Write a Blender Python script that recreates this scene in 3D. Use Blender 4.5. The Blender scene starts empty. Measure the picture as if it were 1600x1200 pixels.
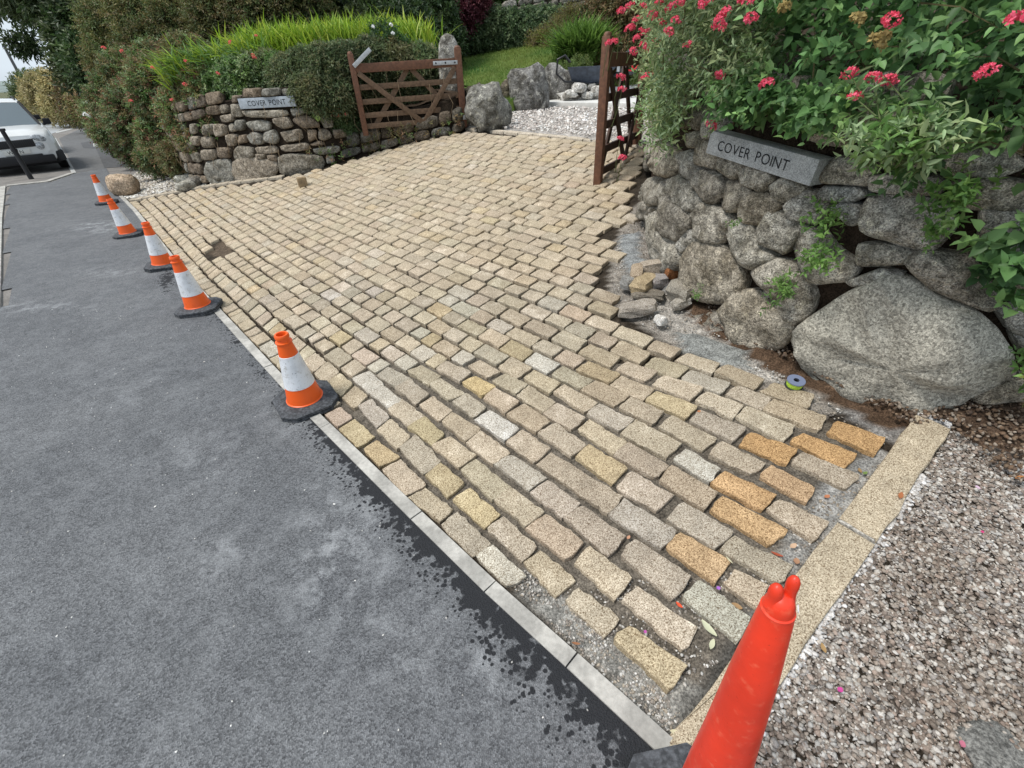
import bpy, bmesh, math, random
import numpy as np
from mathutils import Vector, Matrix, noise as mnoise
random.seed(7); rng = np.random.default_rng(11)
sc = bpy.context.scene
COL = sc.collection

# ------------------------------------------------------------------ camera
FPX, PITCH, ROLL, EYE = 702.0, 0.617, -0.047, 1.56
def _basis():
    fwd = np.array([0, math.cos(PITCH), -math.sin(PITCH)]); right = np.array([1., 0, 0])
    up = np.cross(right, fwd); c, s = math.cos(ROLL), math.sin(ROLL)
    return np.array([c*right+s*up, -s*right+c*up, fwd])
CM = _basis(); CP = np.array([0, 0, EYE])
cam = bpy.data.cameras.new('camera'); camo = bpy.data.objects.new('camera', cam); COL.objects.link(camo)
cam.sensor_width = 36; cam.lens = FPX/1600*36; cam.clip_start = .05; cam.clip_end = 4000
mw = Matrix.Identity(4)
for i in range(3):
    mw[i][0], mw[i][1], mw[i][2], mw[i][3] = CM[0][i], CM[1][i], -CM[2][i], CP[i]
camo.matrix_world = mw; sc.camera = camo

# ------------------------------------------------------------------ light
SUN_EL, SUN_AZ = math.radians(62), math.radians(-108)      # azimuth measured from +Y towards +X
w = bpy.data.worlds.new('World'); sc.world = w; w.use_nodes = True
nt = w.node_tree; nt.nodes.clear()
out = nt.nodes.new('ShaderNodeOutputWorld'); bg = nt.nodes.new('ShaderNodeBackground'); bg.inputs[1].default_value = .1
sky = nt.nodes.new('ShaderNodeTexSky'); sky.sky_type = 'NISHITA'; sky.sun_disc = False
sky.sun_elevation = SUN_EL; sky.sun_rotation = SUN_AZ; sky.dust_density = 2.0
tc = nt.nodes.new('ShaderNodeTexCoord'); mp = nt.nodes.new('ShaderNodeMapping'); mp.inputs['Scale'].default_value = (1, 1, 3.2)
nz = nt.nodes.new('ShaderNodeTexNoise'); nz.inputs['Scale'].default_value = 2.6; nz.inputs['Detail'].default_value = 6
rp = nt.nodes.new('ShaderNodeValToRGB'); rp.color_ramp.elements[0].position = .3; rp.color_ramp.elements[1].position = .62
rp.color_ramp.elements[0].color = (.62, .62, .62, 1); rp.color_ramp.elements[1].color = (.97, .97, .97, 1)
mx = nt.nodes.new('ShaderNodeMixRGB'); mx.inputs[2].default_value = (7.3, 8.3, 9.3, 1)
L = nt.links
L.new(tc.outputs['Generated'], mp.inputs[0]); L.new(mp.outputs[0], nz.inputs[0]); L.new(nz.outputs[0], rp.inputs[0])
L.new(rp.outputs[0], mx.inputs[0]); L.new(sky.outputs[0], mx.inputs[1]); L.new(mx.outputs[0], bg.inputs[0]); L.new(bg.outputs[0], out.inputs[0])
sun = bpy.data.lights.new('sun', 'SUN'); sun.energy = 2.8; sun.angle = math.radians(15); sun.color = (1, .96, .9)
suno = bpy.data.objects.new('sun', sun); COL.objects.link(suno)
sd = Vector((math.sin(SUN_AZ)*math.cos(SUN_EL), math.cos(SUN_AZ)*math.cos(SUN_EL), math.sin(SUN_EL)))
suno.rotation_euler = sd.to_track_quat('Z', 'Y').to_euler()
sc.view_settings.view_transform = 'Standard'; sc.view_settings.look = 'None'
sc.view_settings.exposure = .2; sc.view_settings.gamma = 1; sc.view_settings.use_curve_mapping = False
sc.render.engine = 'CYCLES'

# ------------------------------------------------------------------ survey helpers: sight lines <-> ground points
def ray(px, py): return CM.T @ np.array([(px-800)/FPX, -(py-600)/FPX, 1.])
def at(px, py, y):                    # point of a sight line at distance y in front
    d = ray(px, py); return CP + d*(y/d[1])
def proj(P):
    P = np.atleast_2d(np.asarray(P, float)); v = (P-CP) @ CM.T
    z = np.where(v[:, 2] > .02, v[:, 2], 1e-3)
    q = np.stack([800+FPX*v[:, 0]/z, 600-FPX*v[:, 1]/z], 1); q[v[:, 2] <= .02] = -9999
    return q
def z_road(x, y): return -.0073*x - .0294*y
def z_drive(x, y): return -.104 + .1138*x + .0942*y - .0042*x*x + .0025*x*y + .0023*y*y
ANG = math.radians(-47.5); T = np.array([math.cos(ANG), math.sin(ANG)]); N = np.array([-T[1], T[0]]); O = np.array([-1.11, 2.03])
def tv(x, y): dx, dy = x-O[0], y-O[1]; return dx*T[0]+dy*T[1], dx*N[0]+dy*N[1]
def xy(t, v): return O[0]+t*T[0]+v*N[0], O[1]+t*T[1]+v*N[1]
ST_T = np.array([-160, -60, -20, -9.815, -7.741, -5.892, -4.335, -3.224, -2.036, -.89, -.015, .949, 1.482, 1.853, 2.176, 2.6, 6, 12.])
ST_V = np.array([10, 4.2, 1.1, .377, .317, .219, .138, .084, .052, .022, .004, .008, .014, .03, .041, .05, .1, .2])
def strip_v(t): return np.interp(t, ST_T, ST_V)
def sst(a): a = np.clip(a, 0, 1); return a*a*(3-2*a)
V_END = 4.63
def zg(x, y):                         # height of the ground anywhere
    x = np.asarray(x, float); y = np.asarray(y, float)
    t, v = tv(x, y); sv = strip_v(t)
    vv = np.minimum(v, V_END); xs, ys = xy(t, vv)
    zd = z_drive(xs, ys) + .035*np.clip(v-V_END, 0, None)
    a = sst((v-sv)/.3)*sst((t+12.5)/3.5)
    return z_road(x, y)*(1-a) + zd*a
def ground(px, py, f=zg):
    d = ray(px, py); tt = np.geomspace(.5, 90, 500); P = CP[None]+tt[:, None]*d[None]
    below = np.nonzero(P[:, 2] < f(P[:, 0], P[:, 1]))[0]
    if len(below) == 0: return P[-1]
    lo, hi = tt[max(below[0]-1, 0)], tt[below[0]]
    for _ in range(28):
        m = (lo+hi)/2; p = CP+m*d
        if p[2] < f(p[0], p[1]): hi = m
        else: lo = m
    return CP+lo*d
def inpoly(q, poly):
    x, y = q[:, 0], q[:, 1]; c = np.zeros(len(q), bool); n = len(poly); j = n-1
    for i in range(n):
        xi, yi = poly[i]; xj, yj = poly[j]
        with np.errstate(divide='ignore', invalid='ignore'):
            c ^= ((yi > y) != (yj > y)) & (x < (xj-xi)*(y-yi)/((yj-yi) or 1e-9)+xi)
        j = i
    return c
def fnoise(x, y, z=0., s=1.): return mnoise.noise(Vector((x*s, y*s, z*s)))

# ------------------------------------------------------------------ object helpers
def link(name, data, parent=None):
    o = bpy.data.objects.new(name, data); COL.objects.link(o)
    if parent is not None: o.parent = parent
    return o
def tag(o, label=None, cat=None, group=None, kind=None):
    if label: o['label'] = label
    if cat: o['category'] = cat
    if group: o['group'] = group
    if kind: o['kind'] = kind
    return o
def empty(name, loc, label, cat, group=None, rz=0):
    o = link(name, None); o.location = Vector([float(c) for c in loc]); o.rotation_euler = (0, 0, rz); o.empty_display_size = .1
    return tag(o, label, cat, group)
def mesh(name, V, Fc, mat, parent=None, tint=None, smooth=False):
    """V (n,3); Fc list of faces or (m,k) array; tint None | rgb | (n,3)"""
    me = bpy.data.meshes.new(name); V = np.asarray(V, np.float32)
    if isinstance(Fc, np.ndarray):
        k = Fc.shape[1]; m = len(Fc)
        me.vertices.add(len(V)); me.vertices.foreach_set('co', V.ravel())
        me.loops.add(m*k); me.loops.foreach_set('vertex_index', Fc.astype(np.int32).ravel())
        me.polygons.add(m); me.polygons.foreach_set('loop_start', np.arange(0, m*k, k, dtype=np.int32))
        me.update(calc_edges=True)
    else:
        me.from_pydata([tuple(map(float, v)) for v in V], [], [tuple(map(int, f)) for f in Fc]); me.update()
    if tint is not None:
        c = np.ones((len(V), 4), np.float32); c[:, :3] = tint
        a = me.color_attributes.new('tint', 'FLOAT_COLOR', 'POINT'); a.data.foreach_set('color', c.ravel())
    if smooth: me.polygons.foreach_set('use_smooth', np.ones(len(me.polygons), bool))
    for mm in (mat if isinstance(mat, (list, tuple)) else [mat]): me.materials.append(mm)
    return link(name, me, parent)
class MB:                              # collects simple solids into one mesh
    def __init__(s): s.V = []; s.F = []
    def add(s, V, F):
        b = len(s.V); s.V += [tuple(v) for v in V]; s.F += [tuple(i+b for i in f) for f in F]; return s
    def box(s, c, size, R=None, bev=.0):
        hx, hy, hz = [a/2 for a in size]; R = R or Matrix.Identity(3); c = Vector(c)
        if bev <= 0:
            P = [Vector((x, y, z)) for z in (-hz, hz) for x, y in ((-hx, -hy), (hx, -hy), (hx, hy), (-hx, hy))]
            s.add([c+R@p for p in P], [(3, 2, 1, 0), (4, 5, 6, 7), (0, 1, 5, 4), (1, 2, 6, 5), (2, 3, 7, 6), (3, 0, 4, 7)]); return s
        bm = bmesh.new(); bmesh.ops.create_cube(bm, size=1)
        for v in bm.verts: v.co = Vector((v.co.x*size[0], v.co.y*size[1], v.co.z*size[2]))
        bmesh.ops.bevel(bm, geom=bm.edges[:], offset=bev, segments=2, affect='EDGES', profile=.6)
        bm.verts.index_update(); s.add([c+R@v.co for v in bm.verts], [[v.index for v in f.verts] for f in bm.faces]); bm.free(); return s
    def beam(s, a, b, wd, ht, side=None, bev=0):      # bar from a to b; side = direction of its thickness wd
        a, b = Vector(a), Vector(b); d = (b-a); ln = d.length; d.normalize()
        side = Vector(side or (0, 0, 1)).normalized(); side = (side-d*side.dot(d)).normalized(); up = d.cross(side)
        R = Matrix((d, side, up)).transposed(); return s.box((a+b)/2, (ln, wd, ht), R, bev)
    def tube(s, pts, r, n=8, cap=True):
        pts = [Vector(p) for p in pts]; rr = r if isinstance(r, (list, tuple)) else [r]*len(pts); b = len(s.V); prev = None
        for i, p in enumerate(pts):
            d = (pts[min(i+1, len(pts)-1)]-pts[max(i-1, 0)]).normalized()
            u = prev if prev is not None else d.orthogonal(); u = (u-d*u.dot(d)).normalized(); prev = u; v = d.cross(u)
            for k in range(n):
                a = 2*math.pi*k/n; s.V.append(tuple(p+(u*math.cos(a)+v*math.sin(a))*rr[i]))
        for i in range(len(pts)-1):
            for k in range(n):
                k2 = (k+1) % n; s.F.append((b+i*n+k, b+i*n+k2, b+(i+1)*n+k2, b+(i+1)*n+k))
        if cap: s.F.append(tuple(b+k for k in range(n-1, -1, -1))); s.F.append(tuple(b+(len(pts)-1)*n+k for k in range(n)))
        return s
    def lathe(s, prof, n=32, M=None, cap=False):
        b = len(s.V); M = M or Matrix.Identity(4)
        for r, z in prof:
            for k in range(n):
                a = 2*math.pi*k/n; s.V.append(tuple(M @ Vector((r*math.cos(a), r*math.sin(a), z))))
        for i in range(len(prof)-1):
            for k in range(n):
                k2 = (k+1) % n; s.F.append((b+i*n+k, b+i*n+k2, b+(i+1)*n+k2, b+(i+1)*n+k))
        if cap: s.F.append(tuple(b+k for k in range(n-1, -1, -1))); s.F.append(tuple(b+(len(prof)-1)*n+k for k in range(n)))
        return s
    def build(s, name, mat, parent=None, smooth=False, tint=None):
        o = mesh(name, s.V, s.F, mat, parent, tint, smooth)
        if smooth == 'auto':
            o.data.polygons.foreach_set('use_smooth', np.ones(len(o.data.polygons), bool)); o.data.set_sharp_from_angle(angle=math.radians(38))
        return o

# ------------------------------------------------------------------ materials
def M_(name, base=(.5, .5, .5), rough=.85, layers=(), bump=(), tint=False, spec=.3, trans=0, metal=0, coat=0):
    """layers: (kind, scale, detail, lo_pos, hi_pos, lo_rgb, hi_rgb) each multiplies the colour; bump: (kind, scale, distance, strength)"""
    m = bpy.data.materials.new(name); m.use_nodes = True; t = m.node_tree; b = t.nodes['Principled BSDF']; l = t.links
    b.inputs['Roughness'].default_value = rough; b.inputs['Specular IOR Level'].default_value = spec; b.inputs['Metallic'].default_value = metal
    if coat: b.inputs['Coat Weight'].default_value = coat; b.inputs['Coat Roughness'].default_value = .08
    g = t.nodes.new('ShaderNodeNewGeometry')
    if tint:
        a = t.nodes.new('ShaderNodeAttribute'); a.attribute_name = 'tint'; cur = a.outputs['Color']
    else:
        r = t.nodes.new('ShaderNodeRGB'); r.outputs[0].default_value = (*base, 1); cur = r.outputs[0]
    def tex(kind, scale, detail):
        if kind == 'noise':
            n = t.nodes.new('ShaderNodeTexNoise'); n.inputs['Detail'].default_value = detail; n.inputs['Scale'].default_value = scale
            n.inputs['Roughness'].default_value = .6; o = n.outputs[0]
        else:
            n = t.nodes.new('ShaderNodeTexVoronoi'); n.inputs['Scale'].default_value = scale
            if kind == 'cell':
                s = t.nodes.new('ShaderNodeSeparateColor'); l.new(n.outputs['Color'], s.inputs[0]); o = s.outputs[0]
            else: o = n.outputs['Distance']
        l.new(g.outputs['Position'], n.inputs['Vector']); return o
    for kind, scale, detail, lo, hi, c0, c1 in layers:
        o = tex(kind, scale, detail); r = t.nodes.new('ShaderNodeValToRGB')
        e = r.color_ramp.elements; e[0].position = lo; e[1].position = hi
        c0 = c0 if isinstance(c0, tuple) else (c0,)*3; c1 = c1 if isinstance(c1, tuple) else (c1,)*3
        e[0].color = (*c0, 1); e[1].color = (*c1, 1); l.new(o, r.inputs[0])
        x = t.nodes.new('ShaderNodeVectorMath'); x.operation = 'MULTIPLY'; l.new(cur, x.inputs[0]); l.new(r.outputs[0], x.inputs[1]); cur = x.outputs[0]
    l.new(cur, b.inputs['Base Color'])
    nrm = None
    for kind, scale, dist, strg in bump:
        o = tex(kind, scale, 4); bn = t.nodes.new('ShaderNodeBump'); bn.inputs['Distance'].default_value = dist; bn.inputs['Strength'].default_value = strg
        l.new(o, bn.inputs['Height'])
        if nrm: l.new(nrm, bn.inputs['Normal'])
        nrm = bn.outputs[0]
    if nrm: l.new(nrm, b.inputs['Normal'])
    if trans:
        tr = t.nodes.new('ShaderNodeBsdfTranslucent'); ms = t.nodes.new('ShaderNodeMixShader'); ms.inputs[0].default_value = trans
        l.new(cur, tr.inputs[0]); l.new(b.outputs[0], ms.inputs[1]); l.new(tr.outputs[0], ms.inputs[2])
        l.new(ms.outputs[0], t.nodes['Material Output'].inputs[0])
    return m
m_sett = M_('cut_granite', tint=True, rough=.92, spec=.15,
    layers=[('cell', 300, 0, .0, 1., (.62, .58, .54), (1.30, 1.30, 1.30)), ('noise', 210, 2, .38, .47, (.42, .36, .30), 1.06), ('noise', 170, 2, .58, .66, 1., (1.22, 1.22, 1.22)), ('noise', 12, 4, .3, .7, .84, 1.12), ('noise', 6, 7, .56, .68, 1., (1.16, 1.19, 1.24))],
    bump=[('noise', 190, .003, 1.), ('noise', 34, .006, .8)])
m_rock = M_('weathered_granite', tint=True, rough=.95, spec=.12,
    layers=[('cell', 230, 0, 0, 1., .55, 1.4), ('noise', 150, 3, .36, .52, .5, 1.08), ('noise', 34, 5, .38, .6, .62, 1.25), ('noise', 9, 5, .36, .6, (.62, .6, .56), 1.22), ('noise', 21, 5, .60, .68, 1., (1.42, 1.42, 1.34))],
    bump=[('noise', 150, .005, 1.), ('noise', 40, .02, 1.), ('noise', 13, .03, .8)])
m_bed = M_('mortar_and_earth', tint=True, rough=.97, spec=.1,
    layers=[('noise', 130, 5, .38, .62, .5, 1.35), ('noise', 22, 5, .35, .65, .7, 1.25)], bump=[('noise', 60, .012, 1.), ('noise', 220, .004, 1.)])
m_lichen = M_('lichened_granite', tint=True, rough=.95, spec=.12, layers=[('cell', 120, 0, 0, 1., .5, 1.3), ('noise', 7, 6, .38, .60, (.30, .29, .27), 1.0), ('noise', 15, 6, .55, .62, 1., (1.9, 1.9, 1.8))], bump=[('noise', 60, .01, 1.), ('noise', 14, .04, 1.)])
m_concrete = M_('pale_concrete', (.47, .45, .41), .9, [('noise', 60, 5, .3, .7, .8, 1.1), ('noise', 7, 4, .4, .62, .72, 1.1)], [('noise', 150, .001, .6)])
m_wood = M_('stained_timber', (.15, .068, .038), .6, [('noise', 30, 5, .3, .7, .6, 1.3)], [('noise', 90, .001, .5)], spec=.4)
m_wood2 = M_('weathered_timber', (.15, .095, .06), .75, [('noise', 30, 5, .3, .7, .65, 1.3)], [('noise', 90, .001, .5)])
m_orange = M_('orange_plastic', (.83, .11, .008), .42, [('noise', 25, 5, .58, .75, 1., (.8, .72, .66))], spec=.5)
m_red = M_('sunfaded_red_plastic', (.86, .05, .016), .42, [('noise', 60, 8, .56, .74, 1., (1.08, 2.6, 4.0)), ('noise', 7, 4, .35, .7, .78, 1.1), ('noise', 190, 4, .66, .72, 1., .55)], [('noise', 12, .004, .3)], spec=.5)
m_white = M_('reflective_white_sleeve', (.74, .76, .79), .35, [('noise', 14, 5, .42, .66, 1., .84), ('noise', 90, 3, .62, .70, 1., .5), ('noise', 32, 7, .56, .68, 1., (.70, .68, .64))], spec=.5)
m_rubber = M_('dusty_black_rubber', (.05, .053, .058), .8, [('noise', 60, 6, .42, .66, .8, 2.2)], [('noise', 160, .0006, .5)])
m_black = M_('black_metal', (.015, .015, .017), .45, spec=.5)
m_dark = M_('hollow_shade_black', (.01, .01, .01), .95)  # near-black colour standing in for the shade inside openings
m_steel = M_('galvanised_steel', (.52, .54, .56), .5, [('noise', 40, 3, .3, .7, .8, 1.1)], metal=.4)
m_leaf = M_('leaves', tint=True, rough=.5, spec=.35, trans=.36, layers=[('noise', 6, 3, .3, .7, .85, 1.2)])
m_petal = M_('petals', tint=True, rough=.7, spec=.2, trans=.25)
m_plain = M_('plain_tinted', tint=True, rough=.85, spec=.25)
m_letter = M_('black_lettering', (.018, .018, .02), .7)
m_name = M_('sawn_grey_granite', (.41, .42, .42), .85, [('cell', 300, 0, 0, 1., .62, 1.35), ('noise', 20, 4, .3, .7, .8, 1.15)], [('noise', 200, .001, .6)])
m_sign = M_('grey_name_board', (.36, .4, .44), .7, [('noise', 25, 4, .3, .7, .75, 1.15)])

# ================================================================== GROUND
def grid_mesh(name, X, Y, Z, mat, keep=None, tint=None, smooth=True, kind='structure'):
    nu, nv = X.shape; V = np.stack([X.ravel(), Y.ravel(), Z.ravel()], 1)
    idx = np.arange(nu*nv).reshape(nu, nv)
    F = np.stack([idx[:-1, :-1].ravel(), idx[1:, :-1].ravel(), idx[1:, 1:].ravel(), idx[:-1, 1:].ravel()], 1)
    if keep is not None:
        kk = keep.ravel(); F = F[kk[F].all(1)]
    c = V[F[:50]]; 
    n = np.cross(c[:, 1]-c[:, 0], c[:, 2]-c[:, 0])[:, 2].sum()
    if n < 0: F = F[:, ::-1]
    o = mesh(name, V, np.ascontiguousarray(F), mat, None, tint, smooth)
    if kind: o['kind'] = kind
    return o
def graded(a, b, n, pw):               # spacing finer near 0
    s = np.linspace(-1, 1, n); s = np.sign(s)*np.abs(s)**pw; return np.where(s < 0, -s*a, s*b)

# one sheet to the horizon
gx = np.concatenate([-np.geomspace(3000, 40, 30), np.linspace(-36, 36, 40), np.geomspace(40, 3000, 30)])
GX, GY = np.meshgrid(gx, gx, indexing='ij')
m_field = M_('rough_ground', (.10, .105, .05), 1., [('noise', .05, 4, .35, .65, .7, 1.3), ('noise', 2, 4, .35, .65, .8, 1.2)])
grid_mesh('ground', GX, GY, z_road(GX, GY)*np.clip(60/np.hypot(GX, GY), 0, 1)-.16-.004*np.clip(np.hypot(GX, GY)-60, 0, 400), m_field)

# new asphalt with its own stain masks
def asphalt_mat():
    m = bpy.data.materials.new('new_asphalt'); m.use_nodes = True; t = m.node_tree; b = t.nodes['Principled BSDF']; l = t.links
    g = t.nodes.new('ShaderNodeNewGeometry'); at_ = t.nodes.new('ShaderNodeAttribute'); at_.attribute_name = 'tint'
    sp = t.nodes.new('ShaderNodeSeparateColor'); l.new(at_.outputs['Color'], sp.inputs[0])
    def nz(scale, det, rough=.6, dist=0):
        n = t.nodes.new('ShaderNodeTexNoise'); n.inputs['Scale'].default_value = scale; n.inputs['Detail'].default_value = det; n.inputs['Roughness'].default_value = rough
        n.inputs['Distortion'].default_value = dist; l.new(g.outputs['Position'], n.inputs['Vector']); return n.outputs[0]
    def ramp(o, a, c, ca, cc):
        r = t.nodes.new('ShaderNodeValToRGB'); e = r.color_ramp.elements; e[0].position = a; e[1].position = c
        e[0].color = (*ca, 1); e[1].color = (*cc, 1); l.new(o, r.inputs[0]); return r.outputs[0]
    def math_(op, a, c):
        x = t.nodes.new('ShaderNodeMath'); x.operation = op; x.use_clamp = (op == 'MULTIPLY')
        for i, q in enumerate((a, c)):
            if isinstance(q, (int, float)): x.inputs[i].default_value = q
            else: l.new(q, x.inputs[i])
        return x.outputs[0]
    def mix(f, a, c, mode='MIX'):
        x = t.nodes.new('ShaderNodeMixRGB'); x.blend_type = mode
        if isinstance(f, (int, float)): x.inputs[0].default_value = f
        else: l.new(f, x.inputs[0])
        for i, q in ((1, a), (2, c)):
            if isinstance(q, tuple): x.inputs[i].default_value = (*q, 1)
            else: l.new(q, x.inputs[i])
        return x.outputs[0]
    v = t.nodes.new('ShaderNodeTexVoronoi'); v.inputs['Scale'].default_value = 190; l.new(g.outputs['Position'], v.inputs['Vector'])
    vs = t.nodes.new('ShaderNodeSeparateColor'); l.new(v.outputs['Color'], vs.inputs[0])
    stone = ramp(vs.outputs[0], 0, 1, (.065, .067, .071), (.185, .19, .198))
    big = ramp(nz(1.6, 7), .34, .66, (.86, .865, .875), (1.12, 1.115, 1.105))
    mid = ramp(nz(14, 6), .3, .7, (.88, .88, .88), (1.13, 1.13, 1.13))
    fine = ramp(nz(320, 2), .3, .7, (.72, .72, .72), (1.3, 1.3, 1.3))
    dusty = mix(1., mix(1., mix(1., stone, big, 'MULTIPLY'), mid, 'MULTIPLY'), fine, 'MULTIPLY')
    # cement dust: attribute G
    dn = math_('MULTIPLY', ramp(nz(8, 9, .80), .47, .64, (0,)*3, (1,)*3), sp.outputs[1])
    dusty = mix(math_('MULTIPLY', dn, .8), dusty, (.40, .41, .42))
    sp2 = ramp(nz(46, 3, .5), .73, .76, (0,)*3, (1,)*3)
    dusty = mix(math_('MULTIPLY', sp2, .35), dusty, (.3, .31, .32))
    # slurry splashes: attribute R raises the threshold
    va = t.nodes.new('ShaderNodeTexVoronoi'); va.inputs['Scale'].default_value = 52; l.new(g.outputs['Position'], va.inputs['Vector'])
    drop = math_('MULTIPLY', math_('SUBTRACT', .55, va.outputs['Distance']), .55)
    nn_ = math_('ADD', math_('MULTIPLY', nz(24, 2.2, .5), .55), math_('ADD', drop, math_('MULTIPLY', nz(6, 2, .5), .35)))
    w1 = math_('ADD', nn_, math_('SUBTRACT', math_('MULTIPLY', sp.outputs[0], .62), .60))
    wet = ramp(w1, .305, .365, (0,)*3, (1,)*3)
    dark = mix(1., (.022, .023, .026), fine, 'MULTIPLY')
    col = mix(wet, dusty, dark)
    l.new(col, b.inputs['Base Color']); b.inputs['Roughness'].default_value = .82; b.inputs['Specular IOR Level'].default_value = .3
    bn = t.nodes.new('ShaderNodeBump'); bn.inputs['Distance'].default_value = .004; bn.inputs['Strength'].default_value = .8; l.new(v.outputs['Distance'], bn.inputs['Height'])
    b2 = t.nodes.new('ShaderNodeBump'); b2.inputs['Distance'].default_value = .003; b2.inputs['Strength'].default_value = .7; l.new(nz(300, 3), b2.inputs['Height']); l.new(bn.outputs[0], b2.inputs['Normal'])
    l.new(b2.outputs[0], b.inputs['Normal'])
    return m
# boundary of the new surface: pale kerb on its far left side, cut line across the far end
K1 = [ground(*p, f=z_road) for p in ((-330, 600), (1, 478), (4, 340), (9, 291))]
far_cut = [ground(*p, f=z_road) for p in ((9, 291), (76, 284), (118, 270), (212, 254), (262, 262))]
tt_ = np.concatenate([np.linspace(-20, -2, 120), np.linspace(-1.96, 3.4, 150)]); ss_ = np.linspace(0, 1, 90)**1.6
TT, SS = np.meshgrid(tt_, ss_, indexing='ij'); VV = strip_v(TT) - SS*9.0
PX, PY = xy(TT, VV)
wetm = np.zeros(PX.size); Q = proj(np.stack([PX.ravel(), PY.ravel(), z_road(PX, PY).ravel()], 1))
dS = (SS*9.0).ravel(); tq = TT.ravel()
wetm = np.clip(1.12-dS/np.interp(tq, [-3.5, -2, -.5, .6, 1.2, 2.4], [.05, .22, .2, .26, .30, .36]), 0, 1)*np.interp(tq, [-4, -3, -1.5, -.4, .4, 2.6], [0, .8, .75, .8, 1.0, 1.05])
wetm = np.maximum(wetm, .95*np.exp(-((Q[:, 0]-437)**2+(Q[:, 1]-628)**2)/18**2)); wetm = np.maximum(wetm, .9*np.exp(-((Q[:, 0]-262)/22)**2-((Q[:, 1]-440)/30)**2))
dust = np.zeros(PX.size)+.18
for cx_, cy_, sx, sy, a in ((530, 870, 90, 130, 1.), (350, 880, 60, 60, .8), (470, 640, 60, 60, .6), (300, 720, 160, 60, .45), (760, 1050, 90, 90, .8), (160, 355, 50, 10, 1.2), (165, 425, 60, 8, .8), (60, 480, 90, 8, 1.), (620, 1000, 110, 120, .6), (200, 600, 140, 80, .35)):
    dust = np.maximum(dust, a*np.exp(-((Q[:, 0]-cx_)/sx)**2-((Q[:, 1]-cy_)/sy)**2))
poly_new = [(-900, 1500), (-900, 700)] + [tuple(proj(k)[0]) for k in K1[1:]] + [tuple(proj(k)[0]) for k in far_cut[1:]] + [(300, 290), (1400, 1500)]
kl = [np.array(k[:2]) for k in K1]; 
pn = [tuple(k) for k in [kl[1]+(kl[0]-kl[1])*8]] + [tuple(k) for k in kl[1:]] + [tuple(k[:2]) for k in far_cut[1:]] + [(-6, 11.5), (4.5, .2), (4.5, -12), (-12, -30)]
keep = inpoly(np.stack([PX.ravel(), PY.ravel()], 1), pn)
m_asph = asphalt_mat()
grid_mesh('pavement', PX, PY, z_road(PX, PY), m_asph, keep.reshape(PX.shape), np.stack([wetm, dust, dust*0], 1))
# older road surface beyond the cut and beyond the kerb
m_old = M_('worn_road', (.20, .185, .17), .9, [('noise', 3, 5, .35, .65, .8, 1.15), ('cell', 120, 0, 0, 1, .8, 1.2)], [('noise', 200, .003, .6)])
m_patch = M_('darker_tarmac_patch', (.125, .125, .125), .9, [('noise', 9, 5, .35, .65, .85, 1.15)], [('noise', 200, .003, .6)])
m_tar = M_('dark_footway_tarmac', (.085, .085, .087), .9, [('noise', 9, 5, .35, .65, .8, 1.2)], [('noise', 200, .003, .6)])
m_line = M_('worn_white_paint', (.52, .52, .5), .8, [('noise', 30, 5, .4, .7, .6, 1.1)])
t2 = np.concatenate([-np.geomspace(170, 20, 30), np.linspace(-19, 10, 20)]); v2 = np.linspace(-22, 6, 30)
TT, VV = np.meshgrid(t2, v2, indexing='ij'); PX, PY = xy(TT, VV)
t2 = np.concatenate([t2, np.linspace(-9.9, -9.3, 3)]); t2.sort(); TT, VV = np.meshgrid(t2, np.concatenate([np.linspace(-22, 0, 24), np.linspace(.03, 6, 12)]), indexing='ij'); PX, PY = xy(TT, VV)
grid_mesh('road', PX, PY, z_road(PX, PY)-.012, m_old, (VV <= 0) | (TT < -10.2))
def flat(name, pts, mat, dz=.0, kind='structure', th=.0):
    P = [ground(*p, f=z_road) if len(p) == 2 else np.array(p) for p in pts]; V = [(p[0], p[1], z_road(p[0], p[1])+dz) for p in P]
    o = mesh(name, V, [list(range(len(V)))], mat); o['kind'] = kind
    if o.data.polygons[0].normal.z < 0: o.data.flip_normals()
    return o
flat('footway', [(119, 269), (92, 216), (150, 190), (215, 205), (230, 262), (205, 257), (166, 262)], m_patch, -.008)
flat('footway_patch', [(163, 262), (150, 232), (130, 231), (126, 223), (175, 214), (232, 230), (235, 258)], m_tar, -.004)
flat('far_road_patch', [(74, 212), (110, 196), (138, 186), (133, 174), (70, 186), (68, 196)], M_('pale_wet_concrete', (.42, .44, .46), .35), -.004)
flat('white_line', [(119, 269.5), (112, 270.3), (90, 232), (84, 216), (87, 215), (96, 231)], m_line, -.002)
flat('white_line', [(145, 224), (146, 229), (172, 225), (170, 220)], m_line, .0)
flat('white_line', [(86, 206), (88, 208), (122, 200), (120, 198)], m_line, .0)
# pale kerb between carriageway and new asphalt
def ribbon(mb, P, wd, z0, z1, side=1, zf=z_road, slope=0):
    P = [np.array(p[:2], float) for p in P]; V = []; n = len(P)
    for i, p in enumerate(P):
        d = P[min(i+1, n-1)]-P[max(i-1, 0)]; d /= np.linalg.norm(d); nn = np.array([-d[1], d[0]])*side
        q = p+nn*wd; z = float(zf(*p)); zq = float(zf(*q)) if slope else z
        V += [(p[0], p[1], z+z0), (p[0], p[1], z+z1), (q[0], q[1], zq+z1), (q[0], q[1], zq+z0)]
    F = []
    for i in range(n-1):
        a = 4*i; b = a+4
        F += [(a, b, b+1, a+1), (a+1, b+1, b+2, a+2), (a+2, b+2, b+3, a+3)]
    F += [(0, 1, 2, 3), (4*n-1, 4*n-2, 4*n-3, 4*n-4)]
    mb.add(V, F)
k = empty('roadside_kerb', K1[1], 'pale concrete kerb along the far left edge of the new black asphalt', 'kerb')
k.location = (0, 0, 0)
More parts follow.
